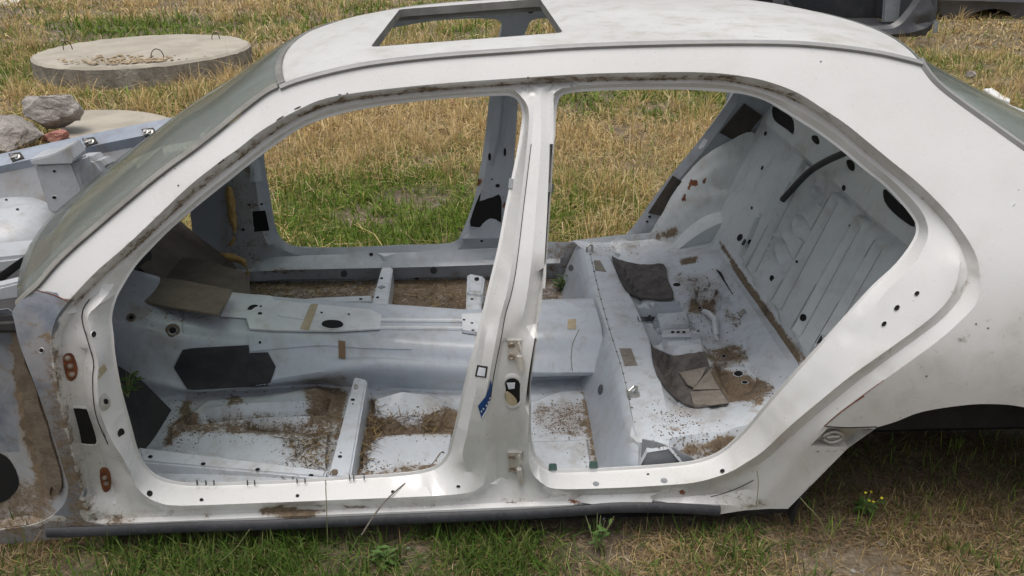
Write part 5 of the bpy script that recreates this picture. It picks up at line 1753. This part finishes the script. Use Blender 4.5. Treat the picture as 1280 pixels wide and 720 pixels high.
# round concrete cover with lifting loops
DC = Vector((-3.62, 7.42, 0))
disc = thing('concrete_cover', 'thick round concrete cover with wire lifting loops lying in dry grass', 'concrete disc', tuple(DC))
bm = bmesh.new()
n = 72
rr_ = random.Random(5)
prof = [(1.08, -.05), (1.09, .03), (1.085, .22), (1.06, .245), (.8, .25), (.4, .252), (.02, .253)]
rings = []
jit = [1+.012*rr_.uniform(-1, 1) for _ in range(n)]
for r_, z in prof:
    rings.append([bm.verts.new(DC+Vector((math.cos(6.2832*k/n)*r_*jit[k], math.sin(6.2832*k/n)*r_*jit[k], z+.015*math.cos(6.2832*k/n-.4)*r_+rr_.uniform(-.003, .003)))) for k in range(n)])
for i in range(len(rings)-1):
    for k in range(n):
        f = bm.faces.new((rings[i][k], rings[i][(k+1) % n], rings[i+1][(k+1) % n], rings[i+1][k]))
        f.material_index = 1 if i < 2 else 0
bm.faces.new(rings[-1])
dslab = bm_obj('slab', bm, [M['concrete'], M['concrete_side']], disc, angle=40)
for (px_, py_), w_ in (((85, 62), .05), ((197, 72), .07), ((270, 50), .05)):
    c = atp((px_, py_), 'Z', .255)
    lp = [c+Vector((math.cos(t_)*w_*.8, .3*math.cos(t_)*w_, max(0, math.sin(t_))*.085)) for t_ in np.linspace(0, math.pi, 9)]
    bm_obj('lifting_loop', tube_bm(lp, .005, 6), M['iron'], disc)
# soil and grit spread on the cover
bm = bmesh.new()
for k in range(420):
    q = (rr_.gauss(170, 38), rr_.gauss(78, 4))
    c = atp(q, 'Z', .258)
    if (Vector((c.x, c.y, 0))-DC).length > 1.0:
        continue
    s_ = rr_.uniform(.004, .02)
    bmesh.ops.create_icosphere(bm, subdivisions=1, radius=s_, matrix=Matrix.Translation(c) @ Matrix.Diagonal((1.5, 1.5, .6, 1)))
o_ = bm_obj('grit', bm, M['gravel'], disc, smooth=False); o_['kind'] = 'stuff'

# white plastic scraps
for (P, z, lab) in (([(1228, 118), (1240, 117), (1252, 126), (1262, 131), (1260, 135), (1244, 129)], .07, 'torn white plastic scrap in grass behind the rear window'),
                    ([(-12, -2), (14, -6), (27, 3), (22, 8), (-12, 10)], .03, 'white crumpled sheet in far grass behind the round concrete cover')):
    pts = [atp(p, 'Z', z) for p in P]
    o_ = bm_obj('plastic_scrap', prism_bm([tuple(p) for p in pts], (0, .01, .05), .006), M['plastic_white'])
    tag(o_, lab, 'scrap')

# ------------------------------------------------------------------ dark body shell in the yard behind
dark = thing('car_body', 'dark charcoal stripped car body shell behind the white roof', 'car body', (4.2, 9.5, 0))
DP = Plane((4.2, 8.75, 0), (1, .0, 0), (0, .12, 1))
def rd(P, off=0, s=3, closed=True):
    return resolve(DP, dict(p=P, off=off, s=s, closed=closed))
dout = [(-2.9, .30, 0), (-2.4, .16, 0), (-1.2, .14, 0), (.9, .13, 0), (1.42, .15, 0), (1.52, .35, 0), (1.50, .62, 0), (1.40, .85, 0), (.9, 1.05, 0), (.5, 1.34, 0), (-.3, 1.42, 0), (-1.3, 1.36, 0), (-1.9, 1.05, 0), (-2.8, .95, 0)]
dh1 = [(980, 27), (1020, 33), (1060, 33), (1100, 32), (1116, 29), (1128, 18), (1140, 2), (1150, -20), (1140, -50), (1060, -70), (1000, -60), (985, -20)]
dh2 = [(830, -60), (880, -65), (950, -60), (965, -20), (962, 22), (930, 28), (870, 30), (835, 15)]
dl = [rd([(975, 33), (1020, 38), (1100, 37), (1122, 33), (1136, 20), (1150, 0), (1160, -25)], .03, 3, False), rd([(985, 44), (1060, 45), (1130, 42), (1155, 36)], .05, 3, False), rd([(985, 57), (1060, 58), (1150, 56)], .02, 3, False),
      rd([(1145, 20), (1162, 16)], .04, 1, False), rd([(1146, 30), (1164, 27)], .0, 1, False)]
dk, DK_B = panel('body_side', DP, dout, [rd(dh1, -.03), rd(dh2, -.03)], dl, res=.06, mat=M['paint_charcoal'], parent=dark, thick=.06, angle=25)
o_ = bm_obj('rear_panel', box_bm([(5.62, 8.78, .2), (5.70, 8.78, .2), (5.66, 10.2, .2), (5.58, 10.2, .2), (5.60, 8.80, .8), (5.68, 8.80, .8), (5.64, 10.2, .8), (5.56, 10.2, .8)], .02), M['paint_charcoal'], dark)
bm_obj('floor_pan', box_bm([(1.6, 8.85, .12), (5.6, 8.85, .12), (5.6, 10.2, .12), (1.6, 10.2, .12), (1.6, 8.85, .2), (5.6, 8.85, .2), (5.6, 10.2, .2), (1.6, 10.2, .2)], .02), M['paint_charcoal'], dark)
bm_obj('seat_back', box_bm([atp(p, 'Y', 9.5) for p in ((1102, 30), (1134, 30))]+[atp(p, 'Y', 9.65) for p in ((1134, 30), (1102, 30))]+[atp(p, 'Y', 9.55) for p in ((1106, -30), (1128, -30))]+[atp(p, 'Y', 9.7) for p in ((1128, -30), (1106, -30))], .03), M['plug'], dark)
far_in, _ = panel('body_side', Plane((4.2, 10.25, 0), (1, 0, 0), (0, -.1, 1)), dout, [], [], res=.15, mat=M['paint_charcoal'], parent=dark, thick=.04)
bm_obj('door_pillar', tube_bm([atp((975, -5), 'Y', 9.3), atp((990, 14), 'Y', 9.3), atp((1000, 34), 'Y', 9.3)], .05, 8), M['plug_dark'], dark)
bm_obj('roof_panel', box_bm([(2.9, 8.95, 1.36), (4.75, 8.95, 1.34), (4.75, 10.15, 1.34), (2.9, 10.15, 1.36), (2.95, 9.0, 1.42), (4.7, 9.0, 1.40), (4.7, 10.1, 1.40), (2.95, 10.1, 1.42)], .02), M['paint_charcoal'], dark)
bm_obj('light_strip', box_bm([atp(p, 'Y', 8.70) for p in ((1166, 42), (1172, 41))]+[atp(p, 'Y', 8.74) for p in ((1172, 41), (1166, 42))]+[atp(p, 'Y', 8.70) for p in ((1167, 26), (1173, 26))]+[atp(p, 'Y', 8.74) for p in ((1173, 26), (1167, 26))], .006), M['plug'], dark)  # grey strip added as the highlight along the shell's end edge
# second dark vehicle further back
d2 = thing('scrap_vehicle', 'black scrap vehicle body standing beyond the charcoal shell', 'scrap vehicle', (8.4, 12, 0))
P2 = Plane((8, 11.4, 0), (1, 0, 0), (0, .08, 1))
o2 = resolve(P2, dict(p=[(1172, -40), (1174, 8), (1184, 24), (1202, 26), (1214, 19), (1228, 13), (1246, 11), (1262, 16), (1272, 25), (1340, 27), (1345, -40), (1300, -70), (1220, -75)], off=0, s=2, closed=True))
b2, _ = panel('body', P2, o2, [], [resolve(P2, dict(p=[(1176, 0), (1250, 2), (1340, 5)], off=.06, s=2)), resolve(P2, dict(p=[(1176, -20), (1250, -22), (1340, -20)], off=.0, s=2))], res=.08, mat=M['paint_charcoal'], parent=d2, thick=1.5)


# ================================================================== grass, straw and weeds
def unproject_ground(px, py, z=.02):
    d = FWD + RGT*((px-640)/FPX) + UPV*((360-py)/FPX)
    return CAM + d*((z-CAM.z)/d.z)


def blades(name, x, y, h, w, lean, az, col, z=None, lie=None, curl=.5):
    """x,y base; h length; w width; lean 0 upright .. 1 flat; az lean azimuth; col (n,3)"""
    n = len(x)
    z0 = ground_z(x, y)-.004 if z is None else z
    dx, dy = np.cos(az), np.sin(az)
    # spine points
    P = []
    for t in (0.0, .38, .72, 1.0):
        le = lean*(1-curl)+lean*curl*t*1.6
        hor = h*t*np.sin(np.clip(le, 0, 1.45))
        ver = h*t*np.cos(np.clip(le, 0, 1.45))
        P.append(np.stack([x+dx*hor, y+dy*hor, z0+ver], 1))
    sa = az+np.pi/2+rng.uniform(-.7, .7, n)
    S = np.stack([np.cos(sa), np.sin(sa), np.zeros(n)], 1)*(w[:, None]*.5)
    V = np.stack([P[0]-S, P[0]+S, P[1]-S*.9, P[1]+S*.9, P[2]-S*.6, P[2]+S*.6, P[3]], 1).reshape(-1, 3)
    b = (np.arange(n)*7)[:, None]
    T = np.array([[0, 1, 3], [0, 3, 2], [2, 3, 5], [2, 5, 4], [4, 5, 6]])
    F = (b[:, :, None]+T[None]).reshape(-1, 3)
    me = bpy.data.meshes.new(name)
    me.vertices.add(len(V)); me.vertices.foreach_set('co', V.astype(np.float32).ravel())
    me.loops.add(F.size); me.loops.foreach_set('vertex_index', F.astype(np.int32).ravel())
    me.polygons.add(len(F)); me.polygons.foreach_set('loop_start', np.arange(0, F.size, 3, dtype=np.int32))
    me.update(calc_edges=True)
    ca = me.color_attributes.new('col', 'FLOAT_COLOR', 'POINT')
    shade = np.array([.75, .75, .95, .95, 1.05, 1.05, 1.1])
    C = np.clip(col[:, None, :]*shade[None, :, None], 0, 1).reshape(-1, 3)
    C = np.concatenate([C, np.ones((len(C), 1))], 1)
    ca.data.foreach_set('color', C.astype(np.float32).ravel())
    me.shade_smooth()
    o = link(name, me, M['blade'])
    o['kind'] = 'stuff'
    return o


GREEN = np.array([[.12, .21, .025], [.15, .25, .03], [.09, .17, .02], [.21, .27, .05], [.15, .20, .045], [.26, .28, .07]])
TAN = np.array([[.60, .44, .19], [.70, .53, .26], [.50, .35, .145], [.64, .50, .28], [.42, .29, .125], [.76, .62, .36]])
BROWN = np.array([[.22, .155, .085], [.28, .20, .115], [.15, .105, .06], [.32, .24, .15]])


def pick(pal, n):
    c = pal[rng.integers(0, len(pal), n)]
    return c*rng.uniform(.75, 1.25, (n, 1))


def clear(x, y):
    """True where plants may stand"""
    ok = ~((x > -2.5) & (x < 2.02) & (y > .20) & (y < 1.74))
    ok &= ~(((x-DC.x)**2+(y-DC.y)**2) < 1.10**2)
    ok &= ~((x > 1.4) & (x < 5.75) & (y > 8.72) & (y < 10.3))
    sp = [(p.x, p.y) for p in sl_]
    ok &= ~in_poly(x, y, sp)
    return ok


def greenness(x, y):
    g = fbm(x*.55+3, y*.55+9, 21, 4)
    g = (g-.5)*2.0
    def spot(cx, cy, rx, ry, a):
        return a*np.exp(-(((x-cx)/rx)**2+((y-cy)/ry)**2))
    g = g + spot(-.75, 2.7, .95, 1.0, .95) + spot(-.2, 2.3, .6, .35, .4) + spot(.9, 2.6, .8, .45, .3)
    g = g + spot(-4.7, 10.6, .9, 1.2, .9) + spot(-5.0, 6.4, .55, .6, .9) + spot(-2.5, 12, 1.5, 1.2, .3) + spot(3.5, 6.5, 1.5, 1.0, .35) + spot(-2.9, 6.0, .5, .25, .4)
    g = g - spot(.6, 4.2, 1.6, .9, .55) - spot(-.6, 4.9, 1.2, .6, .5) - spot(4.5, 5.5, 1.0, .8, .1) - .10
    return g


def field(n, x0, x1, y0, y1, hmul, wmul, name, dens=None, flat=.5):
    x = rng.uniform(x0, x1, n*2); y = rng.uniform(y0, y1, n*2)
    k = clear(x, y)
    # stay inside the view with a margin
    vx, vy = project(np.stack([x, y, np.zeros_like(x)+.05], 1))
    dep = (np.stack([x, y, np.zeros_like(x)], 1)-np.array(CAM)) @ np.array(FWD)
    k &= (dep > .3) & (vx > -330) & (vx < 1610) & (vy > -140)
    clump = fbm(x*2.6, y*2.6, 55, 3)
    k &= rng.uniform(0, 1, n*2) < np.clip((clump-.28)*3.0, .12, 1)
    x, y, clump = x[k][:n], y[k][:n], clump[k][:n]
    m = len(x)
    g = greenness(x, y)+rng.normal(0, .42, m)
    isg = g > .12
    lying = rng.uniform(0, 1, m) < np.where(isg, flat*.6, flat*1.3)
    col = np.where(isg[:, None], pick(GREEN, m), pick(TAN, m))
    br = (~isg) & (rng.uniform(0, 1, m) < .22)
    col = np.where(br[:, None], pick(BROWN, m), col)
    tall = fbm(x*.8+40, y*.8, 77, 3)
    h = rng.uniform(.02, .085, m)*hmul*(.55+1.0*np.clip(tall*1.6-.4, 0, 1.3))
    h = np.where(isg, h*.85, h)*np.where(lying, 1.7, 1)
    stalk = (~isg) & (rng.uniform(0, 1, m) < .05)
    h = np.where(stalk, h*2.2, h)
    w = rng.uniform(.0016, .0036, m)*wmul*np.where(isg, 1.35, 1)*np.where(stalk, .7, 1)
    lean = np.where(lying, rng.uniform(1.05, 1.5, m), np.abs(rng.normal(.45, .38, m)))
    az = rng.uniform(0, 6.2832, m)
    o = blades(name, x, y, h, w, lean, az, col)
    return o


field(110000, -3.4, 3.9, 1.74, 4.4, 1.7, 1.8, 'grass')
field(85000, -6.5, 6.5, 4.4, 8.5, 2.1, 2.9, 'grass')
field(60000, -11, 12, 8.5, 17.5, 2.5, 5.0, 'grass')
field(9000, -6, -2.4, .3, 4.4, 1.2, 2.0, 'grass')
field(6000, 2.0, 5.5, -.3, 4.4, 1.2, 1.8, 'grass')


def tufts(n, x0, x1, y0, y1, per, hr, wr, pal, spread, lean_m, seed_green):
    X, Y, H, Wd, L, A, Cc = [], [], [], [], [], [], []
    cx = rng.uniform(x0, x1, n); cy = rng.uniform(y0, y1, n)
    ok = clear(cx, cy)
    g = greenness(cx, cy)
    ok &= (g > .0) if seed_green else (g < .35)
    for a, b in zip(cx[ok], cy[ok]):
        m = int(per*rng.uniform(.5, 1.4))
        r = np.abs(rng.normal(0, spread, m)); th = rng.uniform(0, 6.2832, m)
        X.append(a+r*np.cos(th)); Y.append(b+r*np.sin(th))
        sc = rng.uniform(.7, 1.3)
        H.append(rng.uniform(hr[0], hr[1], m)*sc); Wd.append(rng.uniform(wr[0], wr[1], m))
        L.append(np.clip(lean_m+rng.normal(0, .25, m)+r*3, .03, 1.3)); A.append(th+rng.normal(0, .6, m)+0*r)
        Cc.append(pick(pal, m))
    blades('grass', np.concatenate(X), np.concatenate(Y), np.concatenate(H), np.concatenate(Wd), np.concatenate(L), np.concatenate(A), np.concatenate(Cc), curl=.8)


tufts(240, -3, 3.6, 1.85, 5.0, 42, (.10, .26), (.0018, .004), TAN, .035, .35, False)
tufts(260, -6, 6.5, 5.0, 10.0, 40, (.12, .30), (.003, .007), TAN, .06, .35, False)
tufts(220, -11, 11, 10.0, 17.0, 30, (.15, .35), (.006, .014), TAN, .10, .35, False)
tufts(110, -3, 3.6, 1.85, 5.5, 36, (.04, .12), (.006, .012), GREEN, .05, .6, True)
tufts(130, -7, 7, 5.5, 14.0, 36, (.06, .2), (.008, .018), GREEN, .08, .5, True)


# foreground strip along the sill: lush on the left, thin and browned under the wheel arch as painted shade
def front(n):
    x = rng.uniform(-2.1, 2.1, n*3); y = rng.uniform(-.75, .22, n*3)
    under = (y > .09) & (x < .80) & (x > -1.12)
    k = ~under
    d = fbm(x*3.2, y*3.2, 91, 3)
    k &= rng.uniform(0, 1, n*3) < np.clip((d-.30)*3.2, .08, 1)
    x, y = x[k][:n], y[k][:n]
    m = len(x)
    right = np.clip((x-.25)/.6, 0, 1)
    g = .50 - .24*right - .25*((x > .8) & (y > .0)) + 1.1*(fbm(x*2.4+7, y*2.4, 17, 3)-.5)  # less green under the arch: browner blades stand in for shade
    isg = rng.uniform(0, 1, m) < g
    col = np.where(isg[:, None], pick(GREEN, m)*np.array([.60, .66, .75]), pick(TAN, m)*.72)  # foreground colours multiplied darker, standing in for the car's shade
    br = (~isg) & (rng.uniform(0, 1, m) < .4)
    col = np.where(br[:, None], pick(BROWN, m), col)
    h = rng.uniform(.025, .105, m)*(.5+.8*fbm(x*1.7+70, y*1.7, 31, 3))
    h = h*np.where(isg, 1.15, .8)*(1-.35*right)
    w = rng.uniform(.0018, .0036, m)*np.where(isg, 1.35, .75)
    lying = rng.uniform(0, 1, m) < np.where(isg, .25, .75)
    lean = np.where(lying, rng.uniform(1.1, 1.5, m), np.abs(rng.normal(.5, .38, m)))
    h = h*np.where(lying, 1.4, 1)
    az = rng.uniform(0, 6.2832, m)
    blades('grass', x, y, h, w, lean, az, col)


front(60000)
# brown straw under the rear arch, its colour standing in for the shade
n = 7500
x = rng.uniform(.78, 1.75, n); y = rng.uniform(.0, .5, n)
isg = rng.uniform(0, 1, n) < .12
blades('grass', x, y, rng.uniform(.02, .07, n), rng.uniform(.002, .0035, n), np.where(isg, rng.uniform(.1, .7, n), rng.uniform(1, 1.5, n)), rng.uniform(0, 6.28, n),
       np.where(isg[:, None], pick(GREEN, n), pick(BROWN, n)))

# fallen straw and leaf crumbs blown onto the floor of the shell
n = 0
xs_, ys_, zs_ = [], [], []
for (P, cnt) in ((([(300, 352), (470, 352), (462, 374), (310, 372)]), 420), ([(488, 352), (580, 350), (575, 392), (490, 390)], 260), ([(352, 548), (415, 540), (408, 590), (370, 575)], 150), ([(448, 545), (470, 505), (480, 530), (458, 590)], 130),
                 ([(330, 588), (400, 592), (400, 598), (330, 596)], 20), ([(470, 522), (560, 512), (560, 536), (470, 540)], 120)):
    X0, X1 = min(p[0] for p in P), max(p[0] for p in P); Y0, Y1 = min(p[1] for p in P), max(p[1] for p in P)
    c_ = 0
    while c_ < cnt:
        q = (random.uniform(X0, X1), random.uniform(Y0, Y1))
        if in_poly(np.array([q[0]]), np.array([q[1]]), P)[0]:
            h = bhit(FLOOR_B, q)
            if h:
                xs_.append(h[0].x); ys_.append(h[0].y); zs_.append(h[0].z+random.uniform(.001, .008))
            c_ += 1
n = len(xs_)
blades('straw_litter', np.array(xs_), np.array(ys_), rng.uniform(.01, .07, n), rng.uniform(.001, .004, n), np.full(n, 1.47), rng.uniform(0, 6.28, n),
       np.where((rng.uniform(0, 1, n) < .75)[:, None], pick(BROWN, n)*.8, pick(TAN, n)*.8), z=np.array(zs_), curl=.05)

n = 260
xs_ = rng.uniform(-1.6, -1.16, n); ys_ = rng.uniform(-.02, .12, n)
blades('straw_litter', xs_, ys_, rng.uniform(.05, .16, n), rng.uniform(.0012, .003, n), rng.uniform(.3, 1.4, n), rng.uniform(0, 6.28, n), pick(BROWN, n)*1.1)

def crumbs(bvh, polys, per, name, s0=.0008, s1=.0036):
    vs_, fs_ = [], []
    T_ = [(0, 2, 1), (0, 3, 2), (0, 4, 3), (0, 1, 4), (5, 1, 2), (5, 2, 3), (5, 3, 4), (5, 4, 1)]
    for P in polys:
        xs2 = [p[0] for p in P]; ys2 = [p[1] for p in P]
        area = (max(xs2)-min(xs2))*(max(ys2)-min(ys2))
        for _ in range(int(area*per)):
            q = (random.gauss((max(xs2)+min(xs2))/2, (max(xs2)-min(xs2))*.33), random.gauss((max(ys2)+min(ys2))/2, (max(ys2)-min(ys2))*.33))
            h = bhit(bvh, q)
            if not h:
                continue
            s_ = s0+(s1-s0)*random.random()**2.5
            c = h[0]+h[1]*s_*.3
            b0_ = len(vs_)
            for d_ in ((0, 0, .7), (1, 0, 0), (0, 1, 0), (-1, 0, 0), (0, -1, 0), (0, 0, -.7)):
                vs_.append(tuple(c+Vector(d_)*s_*random.uniform(.6, 1.3)))
            fs_ += [tuple(b0_+i for i in f) for f in T_]
    o = mesh_from(name, vs_, fs_, M['gravel_dark'], CAR, smooth=False)
    o['kind'] = 'stuff'
simple('gravel_dark', (.10, .072, .045), (.19, .14, .09), 60, .95, .5, c3=(.05, .036, .025))
crumbs(FLOOR_B, [q[1] for q in dn], .17, 'soil_crumbs')
crumbs(SEAT_B, [q[1] for q in ss], .13, 'soil_crumbs')
for x, y, w_, h_, a_ in ((372, 135, 5, .9, -25), (350, 148, 6, .9, -32), (425, 118.5, 2.4, 1.1, 0), (434, 117, 1.4, 1.4, 0), (660, 97, 1.2, 1.6, 0), (275, 203, 4, .9, -38), (279, 200, 1.6, 1.3, 0), (223, 232, 1.2, 1.2, 0), (1026, 77, 1, .8, 0), (1158, 470, 1.2, .8, 0), (1220, 405, 1.2, 1, 0), (1235, 410, 1.3, .9, 0), (905, 548, 1.5, .7, 0)):
    patch('paint_chip', SIDE_B, ell(x, y, w_, h_, a_, 8), .0004, M['iron'], CAR, inner=2)

# pebbles and clods
def pebbles(n, x0, x1, y0, y1, s0, s1, mats, name):
    bm = bmesh.new()
    for k in range(n):
        x, y = random.uniform(x0, x1), random.uniform(y0, y1)
        if not clear(np.array([x]), np.array([y]))[0]:
            continue
        s_ = random.uniform(s0, s1)**1.0
        z = float(ground_z(x, y))
        m_ = Matrix.Translation((x, y, z+s_*.2)) @ Matrix.Rotation(random.uniform(0, 6), 4, 'Z') @ Matrix.Diagonal((random.uniform(.8, 1.5), 1, random.uniform(.45, .8), 1))
        r_ = bmesh.ops.create_icosphere(bm, subdivisions=1, radius=s_, matrix=m_)
        mi = random.randrange(len(mats))
        for v in r_['verts']:
            v.co += Vector((random.uniform(-1, 1), random.uniform(-1, 1), random.uniform(-1, 1)))*s_*.18
            for f in v.link_faces:
                f.material_index = mi
    o = bm_obj(name, bm, [M[q] for q in mats], None, angle=50)
    o['kind'] = 'stuff'
pebbles(500, -3, 3.5, 1.8, 6.5, .006, .022, ['gravel', 'rock', 'gravel'], 'pebbles')
pebbles(160, -7, -1.5, 3, 11, .01, .035, ['gravel', 'rock'], 'pebbles')
pebbles(120, -1.6, 1.9, -.5, .1, .003, .010, ['gravel', 'rock'], 'pebbles')


# single weeds
def leaf_bm(bm, base, tip, w, nrm_, droop=.0):
    base, tip = Vector(base), Vector(tip)
    d = tip-base
    s_ = d.cross(Vector(nrm_)).normalized()
    pts = []
    for t_, k in ((0, .12), (.3, .8), (.6, 1), (.85, .55), (1, 0)):
        c = base+d*t_-Vector((0, 0, droop*t_*t_))
        pts.append((c-s_*w*k, c+Vector((0, 0, -w*.25*k)), c+s_*w*k))
    rows = [[bm.verts.new(p) for p in r_] for r_ in pts]
    for a, b in zip(rows, rows[1:]):
        for j in range(2):
            bm.faces.new((a[j], a[j+1], b[j+1], b[j]))
simple('weed_leaf', (.055, .115, .022), (.085, .155, .035), 30, .6, .1)
simple('weed_stem', (.16, .18, .07), (.24, .24, .11), 30, .7, .1)
simple('petal', (.70, .58, .03), (.80, .68, .06), 30, .6, .05)
simple('yellow_leaf', (.42, .42, .09), (.50, .48, .12), 20, .6, .1)
def weed(base, h, stems, label, flowers=True, leaves=6, seed=0, group=None):
    r_ = random.Random(seed)
    root = thing('flowering_weed' if flowers else 'leafy_weed', label, 'weed', tuple(base), group)
    base = Vector(base)
    bs, bl_ = bmesh.new(), bmesh.new()
    for k in range(stems):
        a = r_.uniform(0, 6.28); l = r_.uniform(.15, .5)
        tip = base+Vector((math.cos(a)*l*h, math.sin(a)*l*h, h*r_.uniform(.75, 1.05)))
        mid = base.lerp(tip, .5)+Vector((0, 0, .06*h))
        tb = tube_bm([base, mid, tip], [.0016, .0013, .0009], 5)
        me_ = bpy.data.meshes.new('tmp'); tb.to_mesh(me_); tb.free(); bs.from_mesh(me_); bpy.data.meshes.remove(me_)
        for q in range(leaves):
            t_ = r_.uniform(.1, .75); c = base.lerp(tip, t_)
            aa = r_.uniform(0, 6.28); ll = r_.uniform(.018, .04)
            leaf_bm(bl_, c, c+Vector((math.cos(aa)*ll, math.sin(aa)*ll, ll*.35)), ll*.16, (0, 0, 1), ll*.25)
        if flowers:
            fb_ = lathe_bm(tip, (r_.uniform(-.4, .4), r_.uniform(-.8, 0), 1), [(.001, -.002), (.003, .0), (.004, .0025), (.0025, .003), (.001, .003)], 10)
            bm_obj('flower_head', fb_, M['petal'], root)
    bm_obj('stems', bs, M['weed_stem'], root)
    bm_obj('leaves', bl_, M['weed_leaf'], root)
    return root
gp = unproject_ground(1078, 640)
weed((gp.x, gp.y, float(ground_z(gp.x, gp.y))), .085, 5, 'small yellow flowering weed in front of the rear wheel arch', True, 5, 2)
gp = unproject_ground(745, 688)
weed((gp.x, gp.y, float(ground_z(gp.x, gp.y))), .13, 6, 'spindly pale weed below the rear door sill', False, 3, 4)
gp = unproject_ground(700, 362, .08)
weed((gp.x, gp.y, .08), .09, 7, 'green sprout growing through the floor beside the seat pan', False, 6, 6)
gp = unproject_ground(170, 500, .3)
gp = atp((156, 478), 'Y', .42)
weed((gp.x, gp.y, gp.z-.05), .10, 5, 'green sprout poking up in the dark front footwell', False, 7, 9)
gp = unproject_ground(480, 705)
weed((gp.x, gp.y, float(ground_z(gp.x, gp.y))), .075, 5, 'broad leaved green weed under the front door sill', False, 8, 11)
# a few tall single stalks crossing the sill
for k, (P, yy) in enumerate((([(410, 702), (409, 660), (407, 600)], -.01), ([(255, 716), (290, 690), (312, 662)], -.05), ([(945, 636), (948, 605), (946, 588)], .0), ([(1018, 700), (1030, 660), (1000, 622)], -.05))):
    st_ = bm_obj('grass_stalk', tube_bm(crom([tuple(atp(p, 'Y', yy)) for p in P], False, 4), .0011, 5), M['weed_stem'])
    tag(st_, ['thin upright grass stalk crossing the front door sill', 'slanting pale grass stalk below the front hinge pillar', 'short grass stalk standing before the rear sill end', 'bent dry grass stalk beside the rear wheel arch'][k], 'grass stalk')
